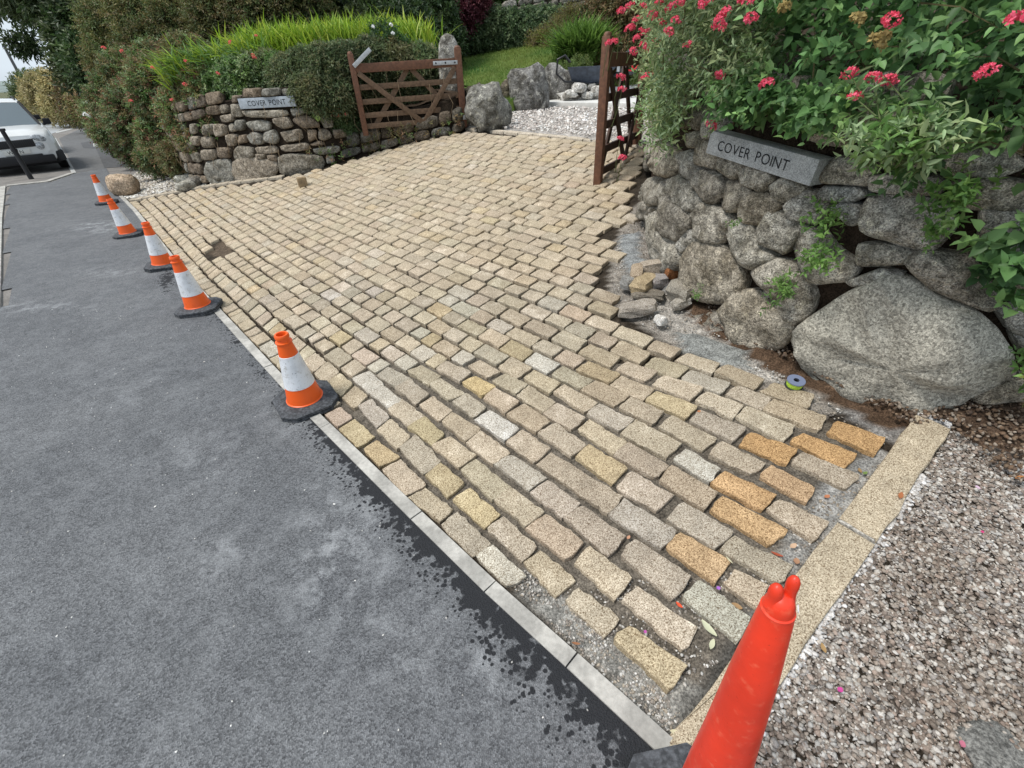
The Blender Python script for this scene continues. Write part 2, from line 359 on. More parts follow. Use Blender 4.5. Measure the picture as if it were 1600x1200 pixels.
for a, b in ((0, 1), (1, 2), (2, 3)):
    mb = MB(); A, B = K1[a], K1[b]; ribbon(mb, [A+(B-A)*.0008, B-(B-A)*.0008], .13, -.05, .012, 1 if True else -1); o = mb.build('kerb_stone', m_concrete, k)
for a, b in ((0, 1), (1, 2)):
    mb = MB(); A, B = far_cut[a], far_cut[b]; ribbon(mb, [A+(B-A)*.02, B-(B-A)*.02], .14, -.05, .011, 1); mb.build('kerb_stone', m_concrete, k)

# ---- drive bed, verge and earth: one sheet, coloured by what lies there
tt_ = np.concatenate([np.linspace(-16, -9.6, 40), np.linspace(-9.5, 3.0, 300), np.linspace(3.05, 6.5, 60)]); ss_ = np.linspace(0, 1, 150)
TT, SS = np.meshgrid(tt_, ss_, indexing='ij'); sv = strip_v(TT); VV = sv+.012+SS*(5.5-sv)
PX, PY = xy(TT, VV); Z0 = zg(PX, PY)
V = np.stack([PX.ravel(), PY.ravel(), Z0.ravel()], 1); Q = proj(V)
C_ = np.zeros((len(V), 3)); C_[:] = (.24, .21, .17)                      # sandy joint mortar
joint = (.05, .04, .03)
C_[:] = joint
def paint(poly, col):
    C_[inpoly(Q, poly)] = col
paint([(480, 640), (700, 800), (900, 1030), (1060, 1160), (1400, 700), (1180, 600), (960, 560), (760, 540), (560, 560)], (.15, .13, .105))
paint([(800, 905), (840, 880), (960, 985), (1090, 1080), (1150, 990), (1175, 965), (1062, 1150), (1035, 1150)], (.27, .26, .235))
paint([(1060, 1150), (1150, 985), (1225, 900), (1250, 905), (1075, 1150)], (.11, .105, .095))
paint([(1215, 850), (1230, 825), (1300, 780), (1325, 850), (1260, 895), (1220, 880)], (.30, .29, .27))
paint([(1270, 790), (1290, 750), (1380, 690), (1400, 700), (1330, 850)], (.34, .33, .31))
paint([(1270, 600), (1400, 690), (1440, 645), (1300, 590), (1230, 560)], (.26, .245, .23))
paint([(950, 470), (1000, 500), (1060, 540), (1180, 595), (1280, 645), (1400, 600), (1240, 500), (1090, 400), (1010, 300), (975, 330), (955, 400)], (.30, .27, .235))
paint([(985, 470), (1040, 455), (1100, 505), (1180, 545), (1230, 590), (1190, 590), (1140, 570), (1060, 525)], (.42, .39, .35))
paint([(1150, 535), (1215, 575), (1290, 610), (1400, 668), (1420, 660), (1460, 640), (1600, 620), (1600, 520), (1230, 470), (1090, 450), (1060, 470), (1120, 520)], (.105, .067, .043))
paint([(1055, 512), (1110, 520), (1165, 545), (1175, 572), (1130, 570), (1075, 548)], (.27, .275, .26))
paint([(968, 365), (1003, 358), (1000, 395), (1030, 425), (1045, 455), (1000, 440), (968, 400)], (.27, .28, .28))
paint([(1440, 655), (1475, 660), (1600, 770), (1800, 800), (1800, 550), (1600, 560), (1500, 560)], (.10, .066, .045))
paint([(190, 310), (335, 288), (345, 270), (230, 255), (180, 262)], (.34, .31, .27))
paint([(320, 392), (345, 372), (362, 385), (352, 400)], (.12, .09, .065))
C_ *= (1+.12*rng.standard_normal(len(V)))[:, None]
Zb = Z0-.036
below = [i for i in range(len(V))]
nz_ = np.array([mnoise.noise(Vector((a*9, b*9, 0))) for a, b, c in V])+.5*np.array([mnoise.noise(Vector((a*27, b*27, 3))) for a, b, c in V])
Zf = Zb.ravel()+.010*nz_+.013*inpoly(Q, [(480, 640), (900, 1030), (1060, 1160), (1400, 700), (1180, 600), (960, 560), (760, 540), (560, 560)])
# right of the granite kerb the ground drops a little; earth banks up to the wall foot
wetc = inpoly(Q, [(1055, 512), (1110, 520), (1165, 545), (1175, 572), (1130, 570), (1075, 548)]) | inpoly(Q, [(968, 365), (1003, 358), (1000, 395), (1030, 425), (1045, 455), (1000, 440), (968, 400)])
Zf[wetc] = Z0.ravel()[wetc]-.012
soil = inpoly(Q, [(1200, 555), (1235, 560), (1420, 650), (1460, 640), (1600, 700), (1700, 620), (1600, 520), (1230, 470), (1090, 450), (1040, 450), (1120, 510)]); Zf[soil] += .03+.02*np.abs(nz_[soil])
bed = grid_mesh('driveway_bed', PX, PY, Zf.reshape(PX.shape), m_bed, None, np.clip(C_, .02, .8))

# gravelled yard beyond the gate and lawn above it
def z_yard(x, y):
    t, v = tv(x, y); return np.where(v > 5.6, zg(x, y)-.0, zg(x, y)-.014)
def z_lawn(x, y): return 1.25+.13*(x+.68)+.15*(y-12)
gx2 = np.linspace(-1.6, 9, 90); gy2 = np.linspace(4.5, 13.5, 90); PX, PY = np.meshgrid(gx2, gy2, indexing='ij'); t_, v_ = tv(PX, PY)
zz = z_drive(*xy(t_, np.minimum(v_, V_END)))
ty, vy = tv(PX, PY); ZY = .745+.045*(vy-V_END)
m_yard = M_('pale_chippings', (.52, .48, .44), .95, [('cell', 42, 0, 0, 1, .55, 1.35), ('noise', 2.5, 4, .3, .7, .8, 1.12), ('cell', 90, 0, 0, 1, .7, 1.2)], [('voro', 42, .02, 1.)])
ya = grid_mesh('gravel_yard', PX, PY, ZY, m_yard, (vy > V_END-.02))
m_grass = M_('lawn_turf', (.095, .155, .03), .95, [('noise', 1.6, 5, .35, .65, (.9, .85, .7), (1.25, 1.1, 1.1)), ('noise', 60, 4, .3, .7, .6, 1.35)], [('noise', 70, .02, 1.)])
RK = [np.array(p) for p in ((-1.0, 8.55), (-.45, 8.9), (.2, 9.4), (.75, 10.5), (1.3, 11.6), (1.75, 13.2), (3.5, 14.2), (9, 14.6))]
rkx = [p[0] for p in RK]; rky = [p[1] for p in RK]
gx2 = np.linspace(-4.5, 9, 110); s2 = np.linspace(0, 1, 60); PX, SS = np.meshgrid(gx2, s2, indexing='ij')
y0 = np.interp(PX, rkx, rky)+.12; PY = y0+SS*(19-y0)
ZL = z_lawn(PX, PY)+.02*np.array([fnoise(a, b, 0, 1.3) for a, b in zip(PX.ravel(), PY.ravel())]).reshape(PX.shape)
lo = SS < 1e-6
grid_mesh('lawn', PX, PY, np.where(lo, .6, ZL), m_grass)

# distant hill
hx = np.linspace(-1300, 500, 60); hy = np.linspace(0, 1, 10); HX, HS = np.meshgrid(hx, hy, indexing='ij')
HY = 760+HS*260; HZ = -12+(22+5*np.sin(HX/160))*np.sin(HS*math.pi*.5)
grid_mesh('hill', HX, HY, HZ, M_('far_hill', (.20, .24, .22), 1., [('noise', .02, 4, .4, .6, .8, 1.2)]))

SETTS = [[0.296,0.718,0.355,0.755,0.503,0.619,0.432,0.562],[0.349,0.838,0.417,0.879,0.575,0.73,0.506,0.669],[0.555,0.826,0.626,0.881,0.749,0.743,0.677,0.674],[0.703,0.858,0.763,0.901,0.847,0.833,0.781,0.766],[0.153,0.864,0.21,0.902,0.333,0.784,0.267,0.733],[0.205,0.992,0.273,1.057,0.4,0.911,0.326,0.842],[0.378,0.999,0.449,1.058,0.606,0.893,0.516,0.82],[0.552,1.011,0.62,1.066,0.761,0.932,0.676,0.861],[0.738,0.977,0.809,1.03,0.96,0.894,0.886,0.838],[0.188,1.188,0.271,1.237,0.415,1.073,0.332,1.003],[0.366,1.179,0.448,1.247,0.612,1.072,0.535,1.007],[0.584,1.124,0.671,1.195,0.813,1.041,0.724,0.979],[0.763,1.144,0.832,1.199,1.003,1.023,0.91,0.973],[0.972,1.122,1.033,1.164,1.16,1.037,1.068,0.975],[0.223,1.344,0.299,1.407,0.444,1.255,0.366,1.179],[0.424,1.299,0.508,1.382,0.649,1.232,0.559,1.172],[0.608,1.308,0.681,1.378,0.816,1.215,0.737,1.148],[0.806,1.264,0.882,1.316,1.034,1.177,0.949,1.119],[1.004,1.269,1.079,1.323,1.189,1.188,1.123,1.132],[0.279,1.49,0.347,1.554,0.498,1.391,0.411,1.323],[0.447,1.47,0.531,1.539,0.669,1.379,0.595,1.324],[0.695,1.406,0.765,1.458,0.874,1.325,0.803,1.271],[0.853,1.412,0.929,1.471,1.06,1.333,0.986,1.279],[0.996,1.444,1.072,1.51,1.216,1.384,1.137,1.314],[1.161,1.317,1.225,1.367,1.381,1.227,1.301,1.162],[1.211,1.432,1.279,1.474,1.429,1.327,1.337,1.261],[1.369,1.454,1.452,1.507,1.578,1.387,1.491,1.31],[0.309,1.658,0.379,1.711,0.525,1.54,0.448,1.478],[0.505,1.596,0.594,1.671,0.758,1.492,0.67,1.423],[0.69,1.607,0.766,1.667,0.92,1.498,0.832,1.439],[0.838,1.626,0.908,1.678,1.066,1.54,0.977,1.471],[1.046,1.615,1.119,1.667,1.268,1.513,1.18,1.429],[1.179,1.628,1.258,1.688,1.425,1.546,1.346,1.466],[1.222,1.755,1.308,1.799,1.441,1.682,1.368,1.602],[0.366,1.762,0.446,1.817,0.588,1.672,0.501,1.611],[0.534,1.769,0.611,1.832,0.742,1.7,0.663,1.63],[0.672,1.793,0.743,1.851,0.905,1.708,0.822,1.638],[0.904,1.747,0.976,1.798,1.11,1.678,1.028,1.6],[1.056,1.757,1.132,1.814,1.25,1.7,1.173,1.629],[1.064,1.927,1.145,1.973,1.278,1.837,1.195,1.77],[0.887,1.908,0.957,1.972,1.114,1.839,1.034,1.772],[0.736,1.907,0.818,1.968,0.972,1.826,0.879,1.752],[0.519,1.941,0.598,2.004,0.741,1.873,0.659,1.799],[0.362,1.93,0.454,1.989,0.607,1.847,0.516,1.783],[0.572,2.057,0.653,2.117,0.789,1.997,0.707,1.935],[0.364,2.104,0.443,2.16,0.594,2.017,0.523,1.963],[0.728,2.046,0.806,2.115,0.958,1.996,0.871,1.927],[0.896,2.057,0.98,2.112,1.118,1.996,1.05,1.929],[-0.791,1.738,-0.734,1.794,-0.584,1.652,-0.678,1.601],[-0.665,1.585,-0.576,1.637,-0.425,1.464,-0.514,1.407],[-0.505,1.399,-0.428,1.446,-0.288,1.311,-0.344,1.25],[-0.333,1.233,-0.263,1.291,-0.112,1.125,-0.193,1.071],[-0.176,1.069,-0.112,1.116,0.023,0.972,-0.059,0.937],[-0.437,1.515,-0.364,1.567,-0.241,1.429,-0.316,1.371],[-0.291,1.356,-0.211,1.401,-0.076,1.249,-0.144,1.199],[-0.135,1.191,-0.062,1.231,0.072,1.083,0.006,1.033],[0.013,1.024,0.079,1.064,0.202,0.931,0.119,0.886],[-0.6,1.718,-0.519,1.777,-0.36,1.586,-0.449,1.53],[-0.424,1.687,-0.328,1.727,-0.192,1.584,-0.272,1.52],[-0.261,1.505,-0.191,1.558,-0.026,1.372,-0.113,1.318],[-0.103,1.317,-0.026,1.367,0.109,1.223,0.025,1.169],[0.025,1.165,0.117,1.217,0.254,1.069,0.172,1.009],[-0.745,1.873,-0.678,1.933,-0.541,1.773,-0.61,1.71],[-0.568,1.839,-0.483,1.902,-0.358,1.754,-0.418,1.686],[-0.243,1.668,-0.169,1.734,-0.02,1.568,-0.108,1.512],[-0.103,1.517,-0.021,1.562,0.138,1.399,0.053,1.343],[0.057,1.332,0.137,1.382,0.263,1.242,0.18,1.183],[0.096,1.484,0.172,1.548,0.298,1.415,0.226,1.34],[-0.383,1.843,-0.33,1.904,-0.169,1.749,-0.249,1.676],[-0.205,1.824,-0.126,1.888,0.027,1.719,-0.05,1.648],[-0.045,1.64,0.043,1.709,0.168,1.562,0.082,1.493],[0.115,1.667,0.21,1.722,0.339,1.559,0.26,1.495],[-0.525,2.002,-0.451,2.057,-0.331,1.921,-0.401,1.854],[-0.336,1.989,-0.26,2.043,-0.143,1.908,-0.217,1.842],[-0.162,1.979,-0.097,2.061,0.036,1.913,-0.041,1.839],[-0.041,1.831,0.063,1.89,0.185,1.734,0.105,1.676],[0.152,1.801,0.231,1.865,0.361,1.731,0.282,1.658],[0.021,1.966,0.094,2.029,0.225,1.866,0.147,1.802],[-0.29,2.141,-0.21,2.18,-0.091,2.06,-0.174,1.998],[-0.115,2.121,-0.034,2.178,0.083,2.041,0.015,1.976],[0.068,2.099,0.132,2.15,0.27,2.009,0.198,1.938],[0.223,1.95,0.286,1.997,0.435,1.824,0.361,1.768],[0.225,2.092,0.298,2.151,0.442,1.999,0.365,1.945],[-0.488,2.166,-0.422,2.209,-0.266,2.044,-0.362,2.012],[-0.464,2.308,-0.403,2.367,-0.236,2.215,-0.303,2.144],[-0.639,2.319,-0.564,2.363,-0.424,2.229,-0.487,2.156],[-0.845,2.337,-0.776,2.404,-0.608,2.241,-0.683,2.181],[-0.697,2.184,-0.615,2.243,-0.479,2.081,-0.55,2.008],[-0.718,2.017,-0.633,2.069,-0.484,1.91,-0.57,1.855],[-0.86,2.182,-0.777,2.231,-0.632,2.06,-0.705,2.014],[-0.904,2.091,-0.827,2.119,-0.686,1.943,-0.754,1.891],[-0.997,2.341,-0.898,2.391,-0.772,2.24,-0.857,2.172],[-0.258,2.28,-0.188,2.325,-0.065,2.186,-0.146,2.146]]

# ================================================================== EDGING, KERB, SETTS
es = empty('edging_strip', (0, 0, 0), 'narrow pale concrete edging strip between black asphalt and granite setts', 'edging')
tb = [-9.75, -8.6, -7.3, -6.0, -4.8, -3.7, -2.72, -1.75, -.82, .1, 1.0, 1.48, 1.86, 2.2]
for a, b in zip(tb[:-1], tb[1:]):
    q = np.linspace(a+.003, b-.003, 8); P = [xy(t, strip_v(t)-.052) for t in q]; mb = MB()
    ribbon(mb, P, .058, -.05, .007+random.uniform(-.002, .003), 1); mb.build('edging_slab', m_concrete, es)

def slab_stone(name, quad, ztop, depth, mat, parent, tint, nper=4, wob=.004, bev=.008, tilt=(0, 0), dome=.002, skirt=.004, grow=1.0, chip=0):
    """rough-cut block: quad = 4 ground corners (x, y), ztop(x, y) -> surface height"""
    Q4 = np.array(quad, float).reshape(4, 2); c = Q4.mean(0); Q4 = c+(Q4-c)*(1+(grow > 1)*.0)+(Q4-c)/(np.linalg.norm(Q4-c, axis=1)[:, None]+1e-9)*((grow-1)*.15)
    if np.cross(Q4[1]-Q4[0], Q4[2]-Q4[0]) < 0: Q4 = Q4[::-1]
    ring = []
    L01 = [np.linalg.norm(Q4[(i+1) % 4]-Q4[i]) for i in range(4)]
    for i in range(4):
        A, B = Q4[i], Q4[(i+1) % 4]; n = max(2, int(round(nper*L01[i]/.1)))
        d = (B-A)/max(L01[i], 1e-6); nn = np.array([d[1], -d[0]])
        for k in range(n):
            f = k/n; corner = (k == 0)
            p = A+(B-A)*f+nn*random.gauss(0, wob)
            if corner: p = p+(c-p)/max(np.linalg.norm(c-p), 1e-6)*.0035
            ring.append(p)
    ring = np.array(ring); m = len(ring)
    if chip and random.random() < chip:
        for _ in range(random.choice((1, 1, 2))):
            a = random.randrange(m); dd = random.uniform(.003, .009)
            for o_, f_ in ((-1, .5), (0, 1.), (1, .45)): p = ring[(a+o_) % m]; ring[(a+o_) % m] = p+(c-p)/max(np.linalg.norm(c-p), 1e-6)*dd*f_
    def zz(p, dz): 
        return float(ztop(p[0], p[1]))+dz+tilt[0]*(p[0]-c[0])+tilt[1]*(p[1]-c[1])
    V = []; 
    off = [np.array((random.gauss(0, 1), random.gauss(0, 1)))*.0012 for _ in range(m)]
    cen = lambda p, s: p-(p-c)/max(np.linalg.norm(p-c), 1e-6)*s
    for i, p in enumerate(ring): q = cen(p, skirt+abs(random.gauss(0, .003))); V.append((q[0], q[1], zz(p, -depth)))
    for i, p in enumerate(ring): q = p+off[i]; V.append((q[0], q[1], zz(p, -bev*1.3)+random.gauss(0, .001)))
    for i, p in enumerate(ring): q = cen(p, bev*.55)+off[i]; V.append((q[0], q[1], zz(p, -bev*.35)))
    for i, p in enumerate(ring): q = cen(p, bev*1.9); V.append((q[0], q[1], zz(p, random.gauss(0, .0009))))
    for i, p in enumerate(ring): q = c+(p-c)*.5; V.append((q[0], q[1], zz(q, dome+random.gauss(0, .0012))))
    V.append((c[0], c[1], zz(c, dome)))
    F = []
    for r in range(4):
        for i in range(m):
            j = (i+1) % m; F.append((r*m+i, r*m+j, (r+1)*m+j, (r+1)*m+i))
    F += [(4*m+i, 4*m+(i+1) % m, 5*m) for i in range(m)]
    if parent == 'raw': return V, F, [tint]*len(V)
    o = mesh(name, V, F, mat, parent, tint, True); o.data.set_sharp_from_angle(angle=math.radians(28)); return o

kb = empty('granite_kerb', (0, 0, 0), 'buff granite kerb between the setts and the brown gravel, mortared at its upper end', 'kerb')
kq = []
for a, b in (((1055, 1142), (1309, 813)), ((1310, 812), (1432, 646))):
    A = ground(*a)[:2]; B = ground(*b)[:2]; kq.append((A, B))
A0, B0 = kq[0]; A1, B1 = kq[1]; D0 = (B1-A0)/np.linalg.norm(B1-A0); A0 = A0-D0*.1
for (A, B), s in (((A0, B0), 0), ((A1, B1), 1)):
    d = (B-A)/np.linalg.norm(B-A); n = np.array([d[1], -d[0]]); wdt = .125
    slab_stone('kerb_stone', [A+d*.004, A+d*.004+n*wdt, B-d*.004+n*wdt, B-d*.004], lambda x, y: zg(x, y)+.004, .14, m_sett, kb, (.45, .385, .285), nper=1.2, wob=.003, bev=.006)
n = np.array([D0[1], -D0[0]])
slab_stone('mortar_end', [B1+D0*.004, B1+D0*.004+n*.115, B1+D0*.035+n*.12, B1+D0*.035-n*.005], lambda x, y: zg(x, y)+.0, .09, m_bed, kb, (.62, .61, .6), wob=.006)
slab_stone('mortar_end', [B0-D0*.003, B0-D0*.003+n*.12, B0+D0*.004+n*.12, B0+D0*.004], lambda x, y: zg(x, y)+.0055, .05, m_bed, kb, (.5, .47, .42), wob=.0015, bev=.001)

PAL0 = [((.50, .42, .30), 34), ((.46, .37, .24), 14), ((.52, .46, .36), 22), ((.43, .36, .28), 14), ((.54, .42, .22), 8), ((.50, .50, .44), 7), ((.62, .62, .58), 3), ((.47, .40, .34), 9)]
PAL = [((.52, .455, .36), 40), ((.50, .42, .32), 16), ((.56, .50, .41), 24), ((.47, .41, .34), 16), ((.53, .42, .26), 6), ((.53, .51, .46), 8), ((.57, .56, .52), 1), ((.46, .42, .36), 12)]
pc = [p for p, wt in PAL for _ in range(wt)]
def tint_sett(x, y):
    c = np.array(random.choice(pc))*.58+np.array((.505, .425, .295))*.42; v = random.uniform(.72, .93)
    return tuple(np.clip(c*v*(1+np.array([random.gauss(0, .012) for _ in range(3)])), 0, .85))
drive = empty('sett_driveway', (0, 0, 0), 'driveway of buff granite setts laid in staggered rows with open joints', 'driveway')
allq = []                                # (quad, tint, special dz)
SPEC = {(965, 985): None}
for i, s in enumerate(SETTS):
    q = np.array(s).reshape(4, 2); allq.append([q, None, True])
# continue the rows outward
rowsd = {}
for q, _, _ in allq:
    c = q.mean(0); t, v = tv(*c); k = int(round((v-.074)/.1262)); rowsd.setdefault(k, []).append((t, v))
def P2(px, py): p = ground(px, py); return p[:2]
border_px = [(203, 313), (262, 303), (335, 290), (400, 283), (440, 277), (500, 262), (575, 241), (650, 219), (729, 202.5), (800, 209), (900, 219), (1030, 231), (1015, 262), (1006, 300), (1002, 340), (990, 352), (968, 362), (958, 385), (998, 398), (996, 412), (965, 418), (955, 440), (970, 455), (968, 476), (1015, 503), (1030, 520), (1066, 532), (1105, 548), (1180, 582), (1280, 628), (1300, 660), (1392, 690)]
border = [tuple(P2(*p)) for p in border_px] + [tuple(xy(2.45, .6)), tuple(xy(2.3, .03))] + [tuple(xy(t, strip_v(t)+.004)) for t in np.linspace(2.1, -9.3, 40)]
holes = [[(880, 930), (1045, 1150), (1180, 960), (1240, 900), (1330, 850), (1400, 690), (1385, 680), (1180, 900), (940, 1080)], [(318, 392), (345, 372), (360, 384), (350, 402), (325, 400)]]
for k in range(0, 37):
    if k in rowsd:
        r = sorted(rowsd[k]); tmin, vmin = r[0][0]-.12, r[0][1]; tmax, vmax = r[-1][0]+.12, r[-1][1]
    else: tmin, vmin = .9+random.uniform(-.1, .1), .074+.1262*k; tmax, vmax = tmin, vmin
    base = .074+.1262*k
    def vline(t, side):
        bend = float(strip_v(t)) if t < 0 else 0.
        wob = .006*fnoise(t*1.1, k*.7, 5)
        vm = vmin if side < 0 else vmax; e = (vm-base)*math.exp(-abs(t-(tmin if side < 0 else tmax))/.8)
        return base+bend*max(0, 1-k*.004)+e+wob
    for side in ((-1,) if k <= 12 else (-1, 1)):
        t = tmin if side < 0 else tmax
        for _ in range(75):
            ln = min(max(random.gauss(.185, .028), .12), .235) if not (side < 0 and k < 8) else min(max(random.gauss(.165, .032), .10), .235)
            gap = random.uniform(.008, .02); ta = t+side*gap*.5; tb_ = ta+side*ln; t = tb_+side*gap*.5
            tm = (ta+tb_)/2; hw = random.gauss(.0535, .0026); v0 = vline(tm, side)+random.gauss(0, .0025); sk = random.gauss(0, .02)
            q = np.array([xy(min(ta, tb_)+random.gauss(0, .003), v0-hw+sk*.05), xy(min(ta, tb_)+random.gauss(0, .003), v0+hw-sk*.03), xy(max(ta, tb_)+random.gauss(0, .003), v0+hw+sk*.05), xy(max(ta, tb_)+random.gauss(0, .003), v0-hw-sk*.03)])
            q = q[[0, 1, 2, 3]]
            allq.append([q, None, False])
            if abs(t) > 11: break
keepq = []
bq = np.array(border)
for q, c, traced in allq:
    if traced: keepq.append((q, c, traced)); continue
    cc = q.mean(0); sm = cc+(q-cc)*.72
    if not inpoly(sm, border).all(): continue
    pxq = proj([(a, b, float(zg(a, b))) for a, b in np.vstack([q.mean(0)[None]])])
    if any(inpoly(pxq, h).any() for h in holes): continue
    keepq.append((q, c, traced))
# specials of the photograph
def pxc(q): c = q.mean(0); return proj([(c[0], c[1], float(zg(*c)))])[0]
special = {(777, 664): (.66, .67, .66), (846, 566): (.66, .67, .64), (744, 601): (.60, .45, .20), (573, 596): (.6, .6, .57), (604, 615): (.57, .57, .54), (1088, 727): (.52, .53, .50), (1218, 700): (.50, .33, .12), (1286, 700): (.50, .33, .12), (1335, 684): (.50, .33, .12), (1202, 699): (.50, .33, .12), (1170, 812): (.50, .36, .16), (1245, 755): (.48, .36, .19), (1090, 870): (.50, .38, .19), (744, 788): (.55, .45, .25), (815, 738): (.43, .42, .39), (1004, 822): (.36, .35, .34), (1092, 820): (.42, .39, .35), (594, 706): (.53, .40, .22), (940, 730): (.52, .41, .24), (1166, 745): (.50, .34, .14), (1022, 890): (.40, .36, .32), (1248, 680): (.40, .34, .27), (1230, 640): (.42, .35, .26), (590, 540): (.5, .42, .3), (1120, 665): (.36, .33, .3), (1170, 700): (.40, .35, .29), (1020, 1030): (.5, .42, .27)}
PXC = [pxc(q) for q, _, _ in keepq]
size = []
for i, (q, c, tr) in enumerate(keepq):
    p = PXC[i]; d = np.hypot(*(p-np.array((800, 600)))); P3 = np.array([q.mean(0)[0], q.mean(0)[1], 0.]); vis = (-30 < p[0] < 1630) and (-30 < p[1] < 1230)
    pq = proj([(a, b, float(zg(a, b))) for a, b in q]); ar = .5*abs(sum(pq[j][0]*pq[(j+1) % 4][1]-pq[(j+1) % 4][0]*pq[j][1] for j in range(4)))
    size.append(ar if vis else 0)
tints = [tint_sett(*q.mean(0)) for q, _, _ in keepq]
for s, col in special.items():
    dd = [np.hypot(p[0]-s[0], p[1]-s[1]) for p in PXC]; i = int(np.argmin(dd))
    if dd[i] < 25: tints[i] = tuple(np.array(col)*np.array((.70, .62, .66))+np.array((.48, .40, .30))*.2) if col[2] < .2 else tuple(np.array(col)*.50+np.array((.50, .42, .30))*.38)
for i, p in enumerate(PXC):              # setts higher up: tint blended towards one even buff
    if p[1] < 430: tints[i] = tuple(np.array(tints[i])*.6+np.array((.52, .44, .325))*.4)
order = np.argsort(size)[::-1]
BV = []; BF = []; BT = []
for rank, i in enumerate(order):
    q, _, tr = keepq[i]; dz = random.gauss(.0, .0022); lone = np.hypot(PXC[i][0]-1015, PXC[i][1]-1028) < 22
    if lone: dz = .014
    zt = (lambda x, y, dz=dz: zg(x, y)+dz); tl = (random.gauss(0, .02), random.gauss(0, .02)); tl = (0, 0) if lone else tl
    if rank < 300:
        near = rank < 150
        slab_stone('sett', q, zt, .055 if not lone else .06, m_sett, drive, tints[i], nper=4 if near else 2.4, grow=1.03 if tr else 1.0, chip=.75, wob=.0021, bev=.0034, tilt=tl, dome=.0015)
    else:
        V_, F_, T_ = slab_stone('sett', q, zt, .04, None, 'raw', tints[i], nper=1.4, wob=.003, bev=.009, tilt=tl, dome=.004, skirt=.002)
        b = len(BV); BV += V_; BF += [tuple(a+b for a in f) for f in F_]; BT += T_
o = mesh('setts_beyond', BV, BF, m_sett, drive, np.array(BT), True); o.data.set_sharp_from_angle(angle=math.radians(50)); o['kind'] = 'stuff'
print('setts', len(keepq))
# border slabs along the upper end of the drive
for a in np.arange(-4.25, -.6, .3):
    A = np.array(xy(a+.004, V_END+.01)); B = np.array(xy(a+.292, V_END+.01)); C2 = np.array(xy(a+.292, V_END+.13)); D2 = np.array(xy(a+.004, V_END+.13))
    slab_stone('border_stone', [A, B, C2, D2], lambda x, y: float(zg(x, y))+.003, .08, m_sett, drive, (.55, .49, .40), nper=1.2, wob=.004)
# flush stones along the left border
lb = [P2(*p) for p in ((200, 312), (262, 302), (335, 289), (440, 276))]
for A, B in zip(lb[:-1], lb[1:]):
    L_ = np.linalg.norm(B-A); m = int(L_/.28); d = (B-A)/L_; nn = np.array([-d[1], d[0]])
    for i in range(m):
        a = A+d*(i*L_/m+.004); b = A+d*((i+1)*L_/m-.004)
        slab_stone('border_stone', [a, b, b+nn*.09, a+nn*.09], lambda x, y: zg(x, y)+.002, .05, m_sett, drive, (.46, .41, .33), nper=1.2, wob=.004)

# ================================================================== DRY-STONE WALLS
def smooth_poly(P, n=12):
    P = [np.array(p, float) for p in P]; P = [2*P[0]-P[1]]+P+[2*P[-1]-P[-2]]; out = []
    for i in range(1, len(P)-2):
        for k in range(n):
            u = k/n; a, b, c, d = P[i-1:i+3]
            out.append(.5*((2*b)+(c-a)*u+(2*a-5*b+4*c-d)*u*u+(3*b-a-3*c+d)*u**3))
    out.append(P[-2]); return np.array(out)
class Face:                              # vertical curved wall face: (s along, z up) -> point; outward = towards the drive
    def __init__(f, base, lean=.0):
        f.P = smooth_poly(base); d = np.diff(f.P, axis=0); f.S = np.concatenate([[0], np.cumsum(np.linalg.norm(d, axis=1))]); f.lean = lean; f.len = f.S[-1]
    def pt(f, s, z, off=0.):
        s = np.asarray(s, float); x = np.interp(s, f.S, f.P[:, 0]); y = np.interp(s, f.S, f.P[:, 1]); e = .05
        dx = np.interp(s+e, f.S, f.P[:, 0])-np.interp(s-e, f.S, f.P[:, 0]); dy = np.interp(s+e, f.S, f.P[:, 1])-np.interp(s-e, f.S, f.P[:, 1])
        l = np.hypot(dx, dy)+1e-9; nx, ny = dy/l, -dx/l; o = off-f.lean*z
        g = zg(x, y); return np.stack(np.broadcast_arrays(x+nx*o, y+ny*o, g+z), -1), np.stack(np.broadcast_arrays(nx, ny), -1)
    def index(f, zmax=2.4, ns=700, nz=220):
        s = np.linspace(0, f.len, ns); z = np.linspace(-.3, zmax, nz); f.gs, f.gz = np.meshgrid(s, z, indexing='ij')
        f.gp = proj(f.pt(f.gs.ravel(), f.gz.ravel())[0])
        ctr, nn = f.pt(f.gs.ravel(), f.gz.ravel()); view = ctr-CP; face = (view[:, 0]*nn[:, 0]+view[:, 1]*nn[:, 1]) < -.02*np.linalg.norm(view, axis=1)
        f.gp[~face] = -99999
    def inv(f, px, py):                  # where a sight line meets the face
        i = int(np.argmin((f.gp[:, 0]-px)**2+(f.gp[:, 1]-py)**2)); return f.gs.ravel()[i], f.gz.ravel()[i], f.gp[i]
